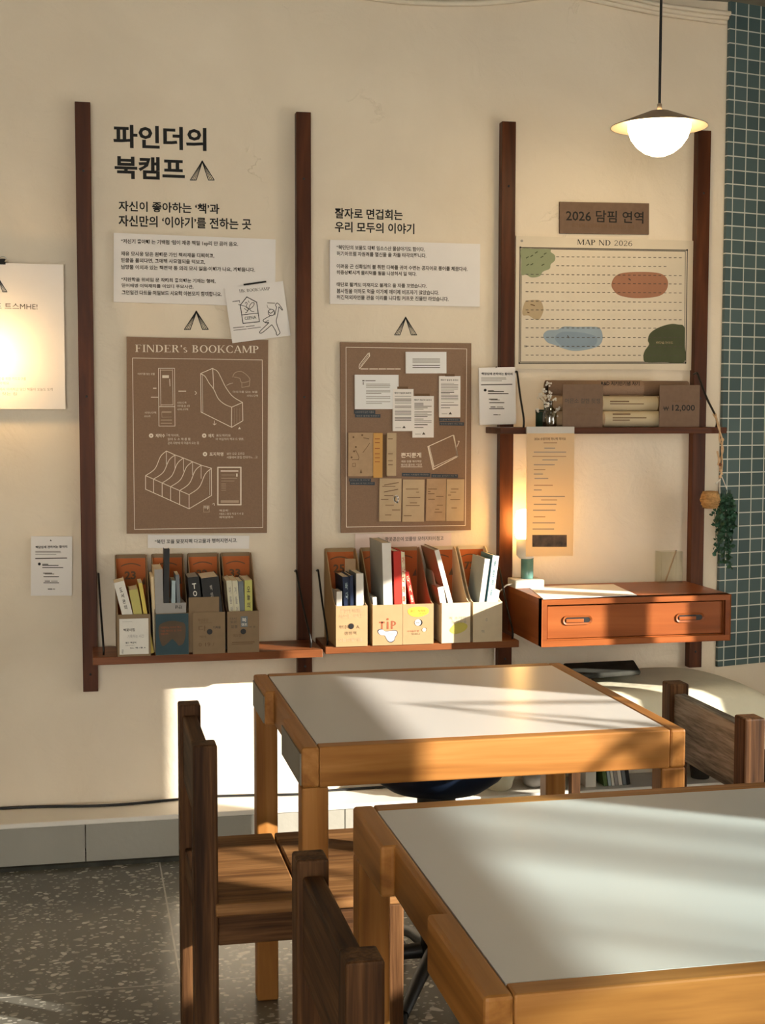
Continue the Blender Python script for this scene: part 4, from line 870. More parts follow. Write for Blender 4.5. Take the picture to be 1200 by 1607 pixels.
p0, p1 = at(244.6, 947, -.222), at(292, 947, -.222)
t = thing('book', 'grey-brown booklet facing out above the teal front with an upside-down title', 'book', ((p0.x+p1.x)/2, -.222, .650), g1); w_ = p1.x-p0.x; h_ = p0.z-.650
obj('front_cover', MB().box(-w_/2, w_/2, 0, .001, 0, h_), 'bk_grey', t, local=True); obj('back_cover', MB().box(-w_/2+.006, w_/2-.006, .119, .120, 0, h_+.002), 'bk_grey', t, local=True); obj('pages', MB().prism([(-w_/2+.001,.001,0),(w_/2-.001,.001,0),(w_/2-.007,.119,0),(-w_/2+.007,.119,0)], (0,0,h_-.001)), 'bk_white', t, local=True)
mb = MB(); vtext(mb, '안녕', (w_*.36, -.0007, h_-.009), Vector((-w_*.22, 0, .002)), Vector((0, 0, -.010)), .02); mb.f = [f_[::-1] for f_ in mb.f]; obj('cover_title', mb, 'ink', t, local=True)
book('black book with white letters, left in the third file box', 294, 312, 905.5, (308, 950), cover='bk_black', depth=.13, words='TOG+', wcol='bk_white', wr=(.52,.92), pages='bk_grey', whw=.35)
book('thicker black book with cream page top in the third file box', 315, 343, 906, (334, 950), cover='bk_black', depth=.15, words='책의밤', wcol='ink_grey', wr=(.6,.9), whw=.14)
p0, p1 = at(296, 938, -.221), at(343.6, 936, -.221)
t = thing('book', 'plain kraft booklet facing out in front of the two black books', 'book', ((p0.x+p1.x)/2, -.221, .650), g1); w_ = p1.x-p0.x; h_ = p0.z-.650
obj('front_cover', MB().box(-w_/2, w_/2, 0, .001, 0, h_), 'box_card_dark', t, local=True); obj('back_cover', MB().box(-w_/2, w_/2, .006, .007, 0, h_), 'box_card_dark', t, local=True); obj('pages', MB().box(-w_/2+.001, w_/2-.001, .001, .006, 0, h_-.001), 'pages', t, local=True)
book('pale book with a cream side, leftmost in the fourth file box', 354.7, 363.3, 911, (363.5, 960), cover='bk_cream', spine='bk_pale', depth=.14, words='여름의책', wcol='ink_grey', whw=.42)
book('pale twin book pressed against its neighbour in the fourth file box', 363.8, 372.3, 911, (372.2, 960), cover='bk_cream', spine='bk_pale', depth=.14, words='겨울의책', wcol='ink_grey', whw=.42)
book('dark slate book between pale and lime books in the fourth file box', 373.5, 381.5, 912, (380, 960), cover='bk_slate', depth=.12)
book('lime-yellow spined book at the right of the fourth file box', 383.5, 395.5, 910.5, (390, 960), cover='bk_cream', spine='bk_lime', depth=.14, words='오늘의기쁨', wcol='ink_soft', whw=.4)
k2 = dict(group=g2, z0=.657)
book('small book with white spine and grey cover at the front of the leftmost box', 528, 536.5, 928, (532, 950), cover='bk_grey', spine='bk_white', depth=.08, **k2)
book('dark navy book with a worn top in the leftmost middle-shelf box', 537, 548, 905, (545, 950), cover='navy', depth=.13, words='바다 책', wcol='bk_bluegrey', whw=.35, Y=-.200, **k2)
book('narrow black-navy book against the thick white one in the same box', 548.5, 553.5, 903, (552, 950), cover='navy', depth=.12, Y=-.205, **k2)
book('thick book with bright white spine and slate cover, beside the navy ones', 558.5, 570, 900, (564.5, 950), cover='bk_slate', spine='bk_white', depth=.17, Y=-.205, **k2)
p0, p1 = at(541, 877, -.09), at(558, 877, -.09)
t = thing('kraft_card', 'kraft card standing up behind the thick white-spined book', 'card', ((p0.x+p1.x)/2, -.09, .657), None); obj('sheet', MB().box(-(p1.x-p0.x)/2, (p1.x-p0.x)/2, 0, .001, 0, p0.z-.657), 'kraft_card', t, local=True)
book('small beige book with white spine at the front of the lettered TiP box', 584.5, 590.5, 937, (588, 948), cover='bk_grey', spine='bk_white', depth=.11, **k2)
book('large pale grey folder, tallest in the middle shelf boxes', 599, 613, 852, (608.5, 945), cover='bk_folder', spine='bk_white', depth=.19, **k2)
book('tall red book leaning on the grey folder', 617, 628.5, 865, (624.5, 945), cover='bk_red', spine='bk_red', depth=.19, **k2)
book('cream and red patterned thin book right of the tall red one', 629, 634.5, 866, (634, 945), cover='bk_red', spine='bk_cream', depth=.13, words='가나다라마바사', wcol='bk_red', wr=(.2,.95), whw=.7, **k2)
book('red book leaning left with cream letters, beside the patterned one', 634.8, 641, 897, (647, 945), cover='bk_red', depth=.11, words='다시봄책', wcol='bk_cream', wr=(.4,.95), whw=.6, **k2)
book('big brown book with white spine leaning left in the fourth box', 681, 688.5, 863, (706.5, 946), cover='bk_brown', spine='bk_white', depth=.18, **k2)
book('small brown book with white spine at the front of the fourth box', 686, 695.5, 921, (695, 946), cover='bk_brown', spine='bk_white', depth=.10, **k2)
book('pale blue-grey book leaning right in the whitest box', 760.5, 768.5, 877, (755.5, 944), cover='bk_bluegrey', spine='bk_white', depth=.14, **k2)
book('teal-covered book with white spine right of the blue-grey one', 773, 783, 872, (768.5, 944), cover='bk_teal', spine='bk_white', depth=.13, words='바람의숲', wcol='bk_teal', whw=.3, wr=(.5,.95), **k2)
book('small white booklet at the right front of the whitest box', 776, 784, 926, (777, 945), cover='bk_white', depth=.06, hard=False, **k2)

# ------------------------------------------------------------------ map, signs and papers round the desk
t = sheet_board('illustrated_map', 'large cream map poster with coloured blobs and dashed lines', 'map', [(810,372),(1088,376),(1084.5,583),(807,577)], -.010, .009, 'map_paper', None, 'sheet')
s = Sheet(-.010, 780, 350, 2.857, .0006)
s.text('ink', 'MAP ND 2026', 358, 73, 608, 97, serif_=True)
s.line('ink_soft', [(103,110),(852,122),(845,628),(98,629)], 4.5, close=True); s.line('ink_soft', [(109,115),(843,127),(839,623),(104,623)], 3.2, close=True)
for x, y in ((104,109),(851,121),(844,627),(99,628)): s.circ('ink', x, y, 4, 3)
for i, y in enumerate((150,190,230,268,308,350,390,432,470,512,552,592)):
    x = 128
    while x < 825:
        if not (i == 1 and x > 760) and not (i < 2 and x < 255): yy = y+(x-128)*.0085*(1 if i < 6 else .3); s.line('ink_soft', [(x,yy),(x+11,yy)], 3, 3)
        x += 22.9
B = lambda m_, pts, lay=2: s.poly(m_, spline(pts, 5, True), lay)
B('map_green', [(108,116),(170,116),(235,117),(240,130),(258,145),(258,168),(240,185),(235,205),(205,218),(190,238),(155,244),(130,232),(108,230),(107,170)])
B('map_clay', [(512,272),(530,238),(575,222),(680,220),(740,230),(765,262),(755,305),(715,330),(620,337),(550,325),(520,300)])
B('map_sand', [(112,400),(118,370),(130,350),(165,345),(195,350),(207,390),(190,430),(170,432),(140,415),(118,415)])
B('map_blue', [(206,505),(225,482),(270,478),(300,464),(360,466),(420,465),(460,472),(473,515),(455,550),(400,568),(340,573),(290,560),(262,548),(225,535)]); B('map_blue_deep', [(258,515),(285,490),(340,488),(400,495),(445,512),(440,545),(390,560),(330,562),(280,545)], 2.5)
B('map_forest', [(838,624),(840,540),(838,466),(810,455),(775,453),(720,470),(685,495),(675,525),(680,545),(660,575),(655,605),(668,624),(750,624)])
for x, y in ((130,157),(150,150),(170,135),(195,155),(210,140),(132,190),(150,188),(200,190)): s.line('map_forest', [(x,y),(x+10,y-6)], 4, 4)
for x, y in ((150,365),(160,368),(135,400)): s.line('ink_brown', [(x,y),(x+8,y+2)], 4, 4)
s.text('map_sand', '바다숲가이드', 712, 530, 788, 542, 0, 4); s.text('ink_soft', '들', 120, 548, 134, 557, 0, 4); s.line('ink_soft', [(315,505),(322,515)], 4, 4); s.line('ink_soft', [(590,250),(597,256)], 5, 4); s.circ('ink_grey', 110, 80, 6)
s.done(t, 'line_print')
t = sheet_board('brown_sign', 'small brown sign with dark numerals above the map', 'sign', [(878.4,316.5),(1018.2,319.2),(1018,368),(878,366)], -.010, .009, 'sign_brown')
s = Sheet(-.010, 780, 0, 2.857, .0006); s.text('ink', '2026 담핌 연역', 308, 938, 655, 992, .012); s.text('ink_brown', '읽은날짜  모임에서함께  나눈이야기  차례', 335, 1000, 612, 1018); s.done(t, 'lettering')
# three rolled posters stacked on the upper shelf
RY, RZ = -.115, UZ
def roll(label, z, r, y, x0, x1, mat, wrap=None):
    t = thing('rolled_poster', label, 'poster roll', ((x0+x1)/2, y, z-r), 'rolled posters on the upper shelf')
    mb = MB(); mb.lathe([(r*.72, x0+.002),(r, x0),(r, x1),(r*.72, x1-.002),(r*.66, x1-.03)], (0, y, z), 28, 'X'); obj('roll', mb, mat, t)
    if wrap: obj('paper_wrap', MB().lathe([(r+.0007, wrap[0]),(r+.0009, wrap[1])], (0, y, z), 28, 'X'), wrap[2], t)
    return t
xl, xr = at(857, 600, RY).x, at(1088, 600, RY).x
rb = [at(x, 645, RY-.02).x for x in (945, 1031)]
r_ = .0255
t3 = roll('lowest cream rolled poster on the upper shelf, lying behind the signs', RZ+r_+.0005, r_, -.135, xl, xr-.005, 'kraft_card', (rb[0], rb[1], 'roll_paper'))
t2 = roll('middle cream rolled poster resting on the lowest roll', RZ+3*r_, r_-.001, -.118, xl+.004, xr-.01, 'kraft_card', (rb[0], rb[1], 'roll_paper'))
t1 = roll('topmost brown rolled poster with a printed band', RZ+5*r_-.001, r_-.001, -.112, xl, xr-.022, 'kraft_board', (at(938,600,RY).x, at(1006,600,RY).x, 'kraft_board'))
def rollmarks(t, items):
    mbs = {}
    for m_, q, x0, yt, x1, yb, Y in items:
        O, Tt, R = at(x0, yb, Y), at(x0, yt, Y), at(x1, yb, Y); mb = mbs.setdefault(m_, MB())
        if q: vtext(mb, q, O, Vector((R.x-O.x,0,0)), Vector((0,0,Tt.z-O.z)), .02)
        else: mb.face([O, Vector((R.x,Y,O.z)), Vector((R.x,Y,Tt.z)), Vector((O.x,Y,Tt.z))])
    for m_, mb in mbs.items(): obj('printed_marks', mb, m_, t)
rollmarks(t1, [('ink', 'R&D 지키민기념 자기', 943, 598, 1003, 605, -.112-r_-.0002)])
rollmarks(t2, [('ink_brown', None, 956, 620, 1010, 622, -.118-r_+.001), ('ink_brown', None, 957, 629, 987, 631, -.118-r_-.0006), ('ink_brown', None, 957, 633, 1010, 634.5, -.118-r_-.0004)])
rollmarks(t3, [('ink_brown', None, 961, 649, 989, 651, -.135-r_-.0008), ('ink_brown', None, 961, 655, 1014, 656.5, -.135-r_-.0012), ('ink_brown', None, 961, 658.5, 988, 660, -.135-r_-.0011)])
def stand_sign(label, x0, x1, yt, Y):
    a, b_ = at(x0, yt, Y), at(x1, yt, Y); t = thing('shelf_sign', label, 'sign', ((a.x+b_.x)/2, Y, UZ), 'brown cards on the upper shelf')
    obj('card', MB().box(a.x, b_.x, Y, Y+.0025, UZ, a.z), 'sign_brown', t); obj('foot', MB().box(a.x+.02, b_.x-.02, Y+.0025, Y+.012, UZ, UZ+.003), 'sign_brown', t); return t
t = stand_sign('brown upright card with three lines, left of the price card', 883, 946, 603, -.178); s = Sheet(-.178, 740, 560, 2.609, .0006)
s.text('ink_soft', '머믄소 컬핸 뒷쟁', 382, 170, 525, 190, .01); s.text('ink_brown', '파인더 북캠프 기록노트', 400, 209, 508, 218); s.text('ink_brown', '모서리 접은 책갈피 이야기들', 390, 232, 520, 240); s.done(t, 'lettering')
t = stand_sign('brown upright price card reading 12,000, at the right shelf end', 1035, 1098, 604, -.178); s = Sheet(-.178, 740, 560, 2.609, .0006)
s.text('ink', 'W', 784, 203, 806, 221, .015); s.rect('ink', 782, 209.5, 808, 211.5); s.text('ink', '12,000', 820, 196, 913, 225, .015); s.text('ink_brown', '메모지판', 824, 178, 888, 187); s.done(t, 'lettering')
# bottle with dried flowers, and two green tins behind it
p = at(862, 670, -.165)
t = thing('flower_bottle', 'dark glass bottle with tiny white dried flowers', 'vase', (p.x, p.y, UZ))
obj('bottle', MB().lathe([(.0001,UZ+.001),(.020,UZ+.001),(.022,UZ+.006),(.022,UZ+.045),(.016,UZ+.058),(.009,UZ+.066),(.009,UZ+.082),(.011,UZ+.084),(.008,UZ+.084)], (p.x, p.y, 0), 24), 'dark_glass', t)
rs = random.Random(3); st = MB(); bl = MB()
for k in range(13):
    dx, dy, h_ = rs.uniform(-.036,.034), rs.uniform(-.025,.02), rs.uniform(.035,.135)
    if k == 0: dx, h_ = -.004, .138
    tip = Vector((p.x+dx, p.y+dy, UZ+h_)); st.tube(spline([(p.x,p.y,UZ+.02),(p.x+dx*.3,p.y+dy*.3,UZ+.02+h_*.5),tuple(tip)], 4), .0008, 5)
    for j in range(6):
        c = tip+Vector((rs.uniform(-.009,.009), rs.uniform(-.009,.004), rs.uniform(-.007,.007)))
        for q in range(5): bl.ball(c+Vector((.0022*cos(q*1.26),-.001,.0022*sin(q*1.26))), .0015, 6)
obj('stems', st, 'ink_brown', t); obj('blossoms', bl, 'bk_white', t)
for k, (px, py, h_, r2) in enumerate(((852, 668, .055, .020), (863, 645, .080, .016))):
    q = at(px, 668, -.075-.0*k); x = q.x; tt = thing('green_tin', ['short dark green tin half hidden by the flower bottle', 'taller dark green tin behind the flower bottle'][k], 'tin', (x, -.06, UZ), 'dark green tins')
    obj('body', MB().lathe([(.0001,UZ),(r2,UZ),(r2,UZ+h_),(r2*.9,UZ+h_+.001),(.0001,UZ+h_+.001)], (x, -.06, 0), 24), 'leaf_dark', tt); obj('lid', MB().lathe([(r2+.0008,UZ+h_-.010),(r2+.0008,UZ+h_+.0015),(.0001,UZ+h_+.0018)], (x, -.06, 0), 24), 'leaf_dark', tt)
# long receipt hanging from the upper shelf
a, b_ = at(826, 680, -.212), at(899.5, 872, -.212); x0, x1 = at(825.5, 776, -.212).x, at(900, 776, -.212).x
t = thing('hanging_receipt', 'long translucent paper strip hanging from the upper shelf, lamplit', 'paper', ((x0+x1)/2, -.212, b_.z))
obj('strip', MB().box(x0, x1, -.2122, -.2118, b_.z, UZ-.018), 'receipt_paper', t); obj('paper_holder', MB().box(x0, x1, -.2115, -.202, UZ-.019, UZ+.003), 'film', t)
s = Sheet(-.2122, 740, 560, 2.609, .0005); s.text('ink_brown', '2026 소망지에 하나씩 적어요', 256, 330, 385, 342, .015)
for i, (xa, xb, y) in enumerate(((295,348,352),(298,340,374),(255,385,390),(250,385,408),(290,350,422),(255,338,442),(255,300,462),(255,290,480),(258,312,498),(256,330,526),(255,285,545),(250,380,572),(285,348,586),(255,345,604),(252,342,628),(255,300,655),(250,340,680),(250,336,705))): s.line('ink_grey' if i % 3 else 'kraft_card', [(xa,y),(xb,y)], 4)
s.rect('photo_brown', 248, 729, 389, 778); s.done(t, 'lettering')
# small lamp on a block at the left end of the desk
lp = at(829, 912, -.10); LX, LYY = lp.x, -.085; Zd = DZ1
t = thing('desk_lamp', 'small glowing lamp with teal glass stem on a pale block', 'lamp', (LX, LYY, Zd))
q = at(830, 903, LYY-.04); q0, q1 = at(808, 903, LYY-.04).x, at(853.5, 903, LYY-.04).x
obj('base_block', MB().box(q0, q1, LYY-.042, LYY+.042, Zd, Zd+.028), 'concrete', t, bev=.003)
obj('glass_stem', MB().lathe([(.0001,Zd+.028),(.020,Zd+.028),(.0205,Zd+.034),(.0205,Zd+.095),(.0001,Zd+.097)], (LX, LYY, 0), 28), 'teal_glass', t)
obj('collar', MB().lathe([(.0001,Zd+.094),(.022,Zd+.094),(.032,Zd+.105),(.032,Zd+.158),(.0001,Zd+.160)], (LX-.004, LYY, 0), 28), 'white_paint', t)
obj('bulb_shade', MB().lathe([(.0001,Zd+.160),(.026,Zd+.162),(.031,Zd+.178),(.031,Zd+.225),(.024,Zd+.25),(.0001,Zd+.256)], (LX-.012, LYY, 0), 28), 'lamp_amber', t)
c_ = [(q0-.001,LYY-.02,Zd+.012),(q0-.012,LYY-.03,Zd+.014),(q0-.030,LYY-.02,Zd+.004),(q0-.046,-.062,Zd-.05),(q0-.046,-.055,Zd-.2),(q0-.040,-.045,Zd-.42),(q0-.02,-.02,Zd-.60),(q0-.02,-.004,Zd-.64)]
obj('power_cord', MB().tube(spline(c_, 5), .0022, 6), 'white_paint', t)
# papers on the desktop, an acrylic holder with a pencil
mb = MB(); q = [atz(828, 921, DZ1), atz(962, 917.5, DZ1), atz(999, 934.5, DZ1), atz(852, 940.5, DZ1)]
mb.prism([(v.x, v.y, DZ1) for v in q], (0,0,.0018)); t = thing('paper_sheet', 'pale sheets of paper lying on the left of the desktop', 'paper', ((q[0].x+q[2].x)/2, (q[0].y+q[2].y)/2, DZ1)); obj('sheets', mb, 'paper', t)
a, b_ = at(1034, 912, -.085), at(1069, 912, -.085)
t = thing('pencil_holder', 'clear acrylic holder standing at the back of the desktop', 'holder', ((a.x+b_.x)/2, -.07, DZ1)); e = .003; zt = at(1034, 866, -.085).z
mb = MB(); mb.box(a.x, b_.x, -.095, -.045, DZ1, DZ1+e)
for q in ((a.x,a.x+e,-.095,-.045),(b_.x-e,b_.x,-.095,-.045),(a.x+e,b_.x-e,-.095,-.095+e),(a.x+e,b_.x-e,-.045-e,-.045)): mb.box(*q, DZ1+e, zt)
obj('box', mb, 'acrylic', t)
u, v = at(1044, 909, -.07), at(1061, 863, -.06); u.z = DZ1+.005
t = thing('pencil', 'single pencil leaning in the clear acrylic holder', 'pencil', u); obj('shaft', MB().tube([u, u+(v-u)*.96], .0024, 6), 'kraft_card', t); obj('lead', MB().tube([u+(v-u)*.96, v], [.0022,.0004], 6), 'ink', t)

# ------------------------------------------------------------------ pendant lamp
c = at(1034, 199, -.6); PXx, PY, Zr = c.x, c.y, c.z
t = thing('pendant_lamp', 'glowing pendant lamp with half-globe glass under a shallow tan shade', 'lamp', (PXx, PY, Zr-.08)); O = (PXx, PY, 0); R_ = .137
sh = obj('shade', MB().lathe([(.012,Zr+.046),(.030,Zr+.043),(R_,Zr+.001),(R_+.001,Zr-.0015),(R_-.001,Zr-.001),(.03,Zr+.040),(.012,Zr+.043)], O, 56), 'shade_tan', t)
obj('globe', MB().lathe([(.0001,Zr-.084),(.018,Zr-.0825),(.042,Zr-.073),(.064,Zr-.056),(.080,Zr-.034),(.089,Zr-.008),(.089,Zr+.008),(.084,Zr+.016),(.0001,Zr+.018)], O, 40), 'lamp_glass', t)
obj('socket', MB().lathe([(.0001,Zr+.043),(.007,Zr+.043),(.0065,Zr+.064),(.004,Zr+.066),(.0001,Zr+.066)], O, 16), 'shade_tan', t)
obj('cord', MB().tube([(PXx,PY,Zr+.064),(PXx,PY,CEIL)], .0042, 8), 'black', t)
obj('ceiling_cup', MB().lathe([(.0001,CEIL-.03),(.04,CEIL-.028),(.045,CEIL)], O, 24), 'shade_tan', t)

# ------------------------------------------------------------------ conduits at the top of the wall
for i, (lab, pts, r2) in enumerate((('lowest pale conduit sagging across the wall top to the tiles', [(905,-6),(1000,14),(1060,24),(1142,35)], .0095),
                                 ('second pale conduit from below, beneath the ceiling', [(935,-8),(1010,9),(1075,20),(1142,27.5)], .0095),
                                 ('third pale conduit from below, closest to the dark ceiling gap', [(960,-12),(1030,6),(1090,15),(1142,21)], .0075),
                                 ('separate pale conduit sagging at the top middle of the wall', [(560,-6),(640,3),(720,5),(790,2),(870,-8)], .009))):
    y_ = (-.012, -.028, -.044, -.012)[i]; q = [tuple(at(x, y, y_)) for x, y in pts]
    if i < 3: q[-1] = (BX-.01, y_, q[-1][2])
    tagit(obj('conduit', MB().tube(spline(q, 6), r2, 10), 'conduit_paint'), lab, 'pipe', 'conduits along the wall top')
# black cable along the ledge
q = [(-.35,-.02,LZ+.004)]+[tuple(at(x, y, -.03)) for x, y in ((0,1273),(75,1271),(140,1264),(200,1257),(270,1252),(330,1251),(395,1246),(470,1243))]
q = [(x, -.03+.018*sin(k*1.3), LZ+.0045) for k, (x, y, z) in enumerate(q)]; q += [(.75,-.02,LZ+.0045),(1.1,-.015,LZ+.0045)]
tagit(obj('cable', MB().tube(spline(q, 5), .0042, 8), 'black'), 'black cable lying along the painted ledge at the wall foot', 'cable')

# ------------------------------------------------------------------ hanging plant on the bracket at the right end of the upper shelf
hp = at(1122, 655, -.17); HY = -.17
P = lambda x, y, dy=0: at(x, y, HY+dy)
t = thing('hanging_plant', 'trailing green plant hung on knotted cord from the upper shelf bracket', 'plant', P(1134, 905))
mb = MB(); a = [P(1121,650),P(1127,668,-.045),P(1131,690,-.045),P(1133,705,-.04),P(1131,728,-.03),P(1132,745,-.03)]
a[1].y = a[2].y = HY-.045
for k, dx in enumerate((-.0025, .0028)): mb.tube(spline([tuple(v+Vector((dx*(1 if i % 2 else -1)*1.4, dx*.8, 0))) for i, v in enumerate(a)], 6), .0026, 7)
mb.tube(spline([tuple(P(1125,708,-.03)),tuple(P(1128,722,-.03)),tuple(P(1126,730,-.03))], 4), .003, 7)
mb.ball(P(1133,690,-.044), .0065, 8).ball(P(1131,738,-.03), .0065, 8).ball(P(1130,748,-.03), .006, 8)
obj('hanging_cord', mb, 'rope', t)
obj('bead', MB().ball(P(1130,729,-.034), .0055, 12), 'bead_wood', t)
mb = MB(); mb.tube(spline([tuple(P(1130,745,-.03)),tuple(P(1129,765,-.02)),tuple(P(1130,790,-.02)),tuple(P(1130,800,-.02))], 4), .0018, 6).tube([P(1131,745,-.03),P(1140,767,-.01)], .0014, 6).tube([P(1130,752,-.03),P(1123,759,-.035)], .0028, 6)
obj('tie_string', mb, 'bk_white', t)
c = P(1114, 784, -.02); mb = MB(); mb.lathe([(.0001,-.030),(.018,-.029),(.027,-.018),(.0305,0),(.030,.014),(.024,.026),(.016,.028),(.0001,.024)], tuple(c), 24)
for k in range(9):
    z = -.022+k*.0055; rr_ = sqrt(max(.0001, .0315**2-(z*.95)**2)); mb.tube([(c.x+rr_*cos(a2), c.y+rr_*sin(a2), c.z+z+.004*sin(2*a2+k)) for a2 in [2*pi*j/20 for j in range(21)]], .0022, 5, False)
obj('twine_pot', mb, 'twine', t, label='round pot wound with brown twine')
rs = random.Random(11); lf = MB(); stm = MB()
for k in range(17):
    x = 1130+rs.uniform(-6, 36); ln = rs.uniform(55, 138); y0 = 768+rs.uniform(0, 12); dy = rs.uniform(-.035, .03)
    ln *= 1-.45*abs((x-1142)/24.)**1.5
    pts = [P(1138+(x-1138)*min(1,.35+.9*u)+2.5*sin(u*5+k)*1.0-(6*u if x < 1150 else 10*u), y0+ln*u, dy) for u in [i/9 for i in range(10)]]
    stm.tube(pts, .0009, 5)
    for i in range(1, 10):
        for j in range(3):
            c = pts[i]+Vector((rs.uniform(-.008,.008), rs.uniform(-.008,.008), rs.uniform(-.006,.006))); a2 = rs.uniform(0, 2*pi); tl_ = rs.uniform(.3, 1.2); s2 = rs.uniform(.009, .0165)
            d = Vector((cos(a2)*cos(tl_), sin(a2)*cos(tl_), -sin(tl_)))*s2; n = d.orthogonal().normalized(); n.rotate(Matrix.Rotation(rs.uniform(0,6), 3, d.normalized())); sd_ = n*s2*.55; up_ = d.cross(n).normalized()*s2*.18
            lf.add([c, c+d*.35+sd_, c+d*.75+sd_*.8, c+d+up_, c+d*.75-sd_*.8, c+d*.35-sd_, c+d*.5-up_], [(0,6,1),(1,6,2),(2,6,3),(3,6,4),(4,6,5),(5,6,0)], True)
obj('leaves', lf, 'leaf', t); obj('stems', stm, 'leaf_dark', t)

# ------------------------------------------------------------------ low bench with cream cushion beyond the right-hand chair
bx0, bx1, by0, by1 = 1.47, 2.20, -.46, -.03
t = thing('low_bench', 'low bench with a thick rounded cream cushion below the desk', 'bench', ((bx0+bx1)/2, (by0+by1)/2, 0))
mb = MB(); n = 24; m_ = 14
def ch(u, v):
    ru = 1-max(0, abs(u))**(3.0 if u > 0 else 8); rv = 1-abs(v)**7
    return .335+.185*max(0, ru)**.5*max(0, rv)**.4+.010*sin(3*u+2*v)
vs = [(bx0+(bx1-bx0)*(.5+.5*u), by0+(by1-by0)*(.5+.5*v), ch(u, v)) for v in [-1+2*j/m_ for j in range(m_+1)] for u in [-1+2*i/n for i in range(n+1)]]
mb.add(vs, [(j*(n+1)+i, j*(n+1)+i+1, (j+1)*(n+1)+i+1, (j+1)*(n+1)+i) for j in range(m_) for i in range(n)], True)
mb.box(bx0+.004, bx1-.004, by0+.004, by1-.004, .322, .336)
obj('cushion', mb, 'cream_cloth', t)
obj('seat_frame', MB().box(bx0+.01, bx1-.01, by0+.10, by1-.01, .30, .322), 'elm_X', t, bev=.003)
for x in (bx0+.02, bx1-.022): obj('leg', MB().box(x, x+.03, by1-.06, by1-.03, LZ, .30), 'elm_Z', t, bev=.002)
for x in (bx0+.02, bx1-.05): obj('leg', MB().box(x, x+.03, by0+.12, by0+.15, 0, .30), 'elm_Z', t, bev=.002)
t = thing('folded_throw', 'dark folded throw lying on the cream bench cushion', 'throw', (1.66, -.17, .515))
mb = MB(); pts = [(1.49,-.30,.533),(1.74,-.28,.537),(1.80,-.08,.533),(1.55,-.08,.531)]; mb.prism(pts, (0,0,.016)); obj('cloth', mb, 'dark_cloth', t, bev=.006)
# things standing on the ledge
rows = [('bk_white', .036, .085, 'white box file at the left end of the ledge book row'), ('bk_green', .013, .080, 'green spined book next to the white box file'), ('bk_bluegrey', .010, .080, 'pale book leaning next to the green one'), ('bk_white', .009, .078, 'thin white book leaning after the pale one'),
        ('bk_grey', .011, .074, 'grey book in the middle of the ledge row'), ('bk_white', .012, .072, 'white book before the two dark ones on the ledge'), ('bk_slate', .012, .074, 'slate book near the right end of the ledge row'), ('bk_black', .012, .070, 'black book at the right end of the ledge row')]
x = at(916, 1222, -.13).x
for k, (c_, w_, h_, lab) in enumerate(rows):
    sl = 0 if k == 0 else -.16; t = thing('ledge_book', lab, 'book', (x+w_/2+abs(sl)*h_*.95, -.145, LZ+.001+abs(sin(sl))*w_/2), 'books standing on the ledge', (0, sl, 0))
    obj('cover', MB().box(-w_/2, -w_/2+.001, 0, .11, 0, h_).box(w_/2-.001, w_/2, 0, .11, 0, h_).box(-w_/2, w_/2, -.001, 0, 0, h_), c_, t, local=True); obj('pages', MB().box(-w_/2+.001, w_/2-.001, 0, .108, .001, h_-.001), 'pages', t, local=True); x += w_+.0025+(.014 if k == 0 else 0)
for lab, px, mat, r1, h_ in (('dark grey plant pot with a white tag on the ledge', 1098, 'pot_dark', .042, .098), ('terracotta plant pot right of the dark one on the ledge', 1137, 'terracotta', .040, .088)):
    p = at(px, 1222, -.10); t = thing('plant_pot', lab, 'pot', (p.x, -.10, LZ), 'pots on the ledge')
    obj('pot', MB().lathe([(.0001,LZ),(r1*.72,LZ),(r1*.95,LZ+h_*.8),(r1*1.05,LZ+h_*.8),(r1*1.07,LZ+h_),(r1*.96,LZ+h_),(r1*.9,LZ+h_*.85),(.0001,LZ+h_*.83)], (p.x, -.10, 0), 28), mat, t)
    if 'tag' in lab: obj('tag', MB().box(p.x-.036, p.x-.022, -.145, -.1435, LZ+.055, LZ+.078), 'bk_white', t, label='white tag')
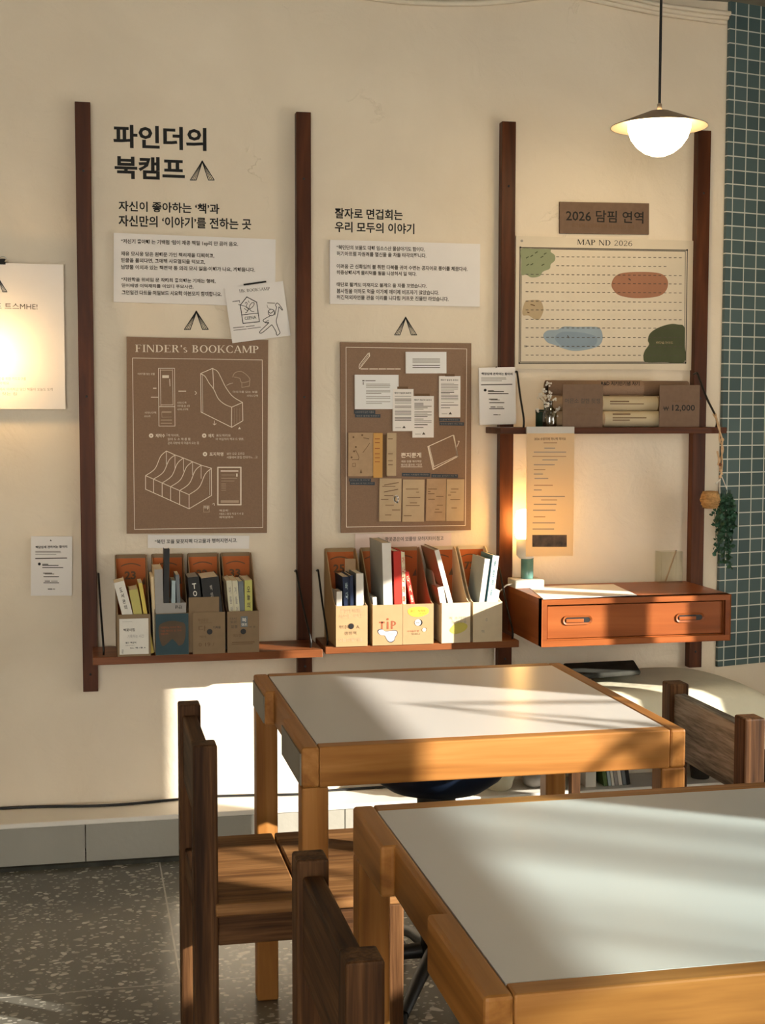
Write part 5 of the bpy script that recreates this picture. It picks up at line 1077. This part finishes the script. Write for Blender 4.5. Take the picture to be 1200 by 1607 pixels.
def sack(label, cx, cy, rx, ry, rz, mat, seed):
    rs = random.Random(seed); mb = MB(); mb.ball((0,0,0), 1, 20)
    vs = []
    for v in mb.v:
        k = 1+.08*sin(4*v.x+seed)+.07*sin(5*v.z+3*v.y+seed); z = v.z*rz*k; vs.append(Vector((cx+v.x*rx*k, cy+v.y*ry*k, LZ+rz*.82+max(z, -rz*.82))))
    mb.v = vs; t = thing('cloth_sack', label, 'bag', (cx, cy, LZ), 'bags on the ledge'); obj('bag', mb, mat, t)
    obj('tied_neck', MB().tube(spline([(cx,cy,LZ+rz*1.7),(cx+.01,cy,LZ+rz*1.95),(cx+.03,cy-.01,LZ+rz*2.1)], 4), [.02]*4+[.012]*5 if False else .014, 8), mat, t)
p = at(782, 1220, -.1); sack('crumpled cream bag on the ledge behind the navy stool', p.x, -.092, .062, .060, .052, 'cream_cloth', 1)
p = at(842, 1220, -.1); sack('grey bag on the ledge right of the cream bag', p.x, -.092, .046, .055, .058, 'bk_grey', 4)

# leafy shrub standing outside the first window: its stems and leaves break the sunlight
Xo = XR+.30; SB = lambda yw, z: (Xo+.02*sin(9*z), yw-.30*.66, z+.30*.3666)
t = thing('outdoor_shrub', 'thin leafy shrub growing outside the window', 'shrub', (Xo, -3.36, 0))
br_ = MB(); lv = MB(); rs = random.Random(5)
br_.tube([(Xo,-3.36,0),(Xo,-3.36,.6)]+[SB(-3.16,z) for z in (.9,1.2,1.45,1.62)], [.012,.011,.010,.009,.007,.005], 7)
br_.tube([SB(-3.17,1.63),SB(-3.08,1.57),SB(-2.92,1.455)], [.004,.008,.010], 7)
br_.tube([SB(-3.16,1.62),SB(-3.245,1.50),SB(-3.33,1.43),SB(-3.40,1.33)], [.005,.009,.009,.006], 7)
br_.tube([SB(-3.16,1.30),SB(-3.22,1.40),SB(-3.30,1.52)], [.006,.006,.004], 7)
for k in range(46):
    yw, z = rs.choice(((rs.uniform(-3.27,-3.14), rs.uniform(1.18,1.50)), (rs.uniform(-3.25,-3.15), rs.uniform(1.36,1.50)))); c = Vector(SB(yw, z)); c.x += rs.uniform(-.05,.05); c.y -= (c.x-Xo)*.66; c.z += (c.x-Xo)*.3666
    a2 = rs.uniform(0, 2*pi); d = Vector((.3*cos(a2*3), cos(a2), sin(a2)))*rs.uniform(.035,.065); n = Vector((.5*sin(a2*2), -sin(a2), cos(a2))).normalized()*d.length*.22
    lv.add([c, c+d*.4+n, c+d, c+d*.4-n], [(0,1,2),(0,2,3)], True)
obj('stems', br_, 'bead_wood', t); obj('leaves', lv, 'leaf', t)

bpy.data.objects.remove(to); bpy.data.curves.remove(cu)
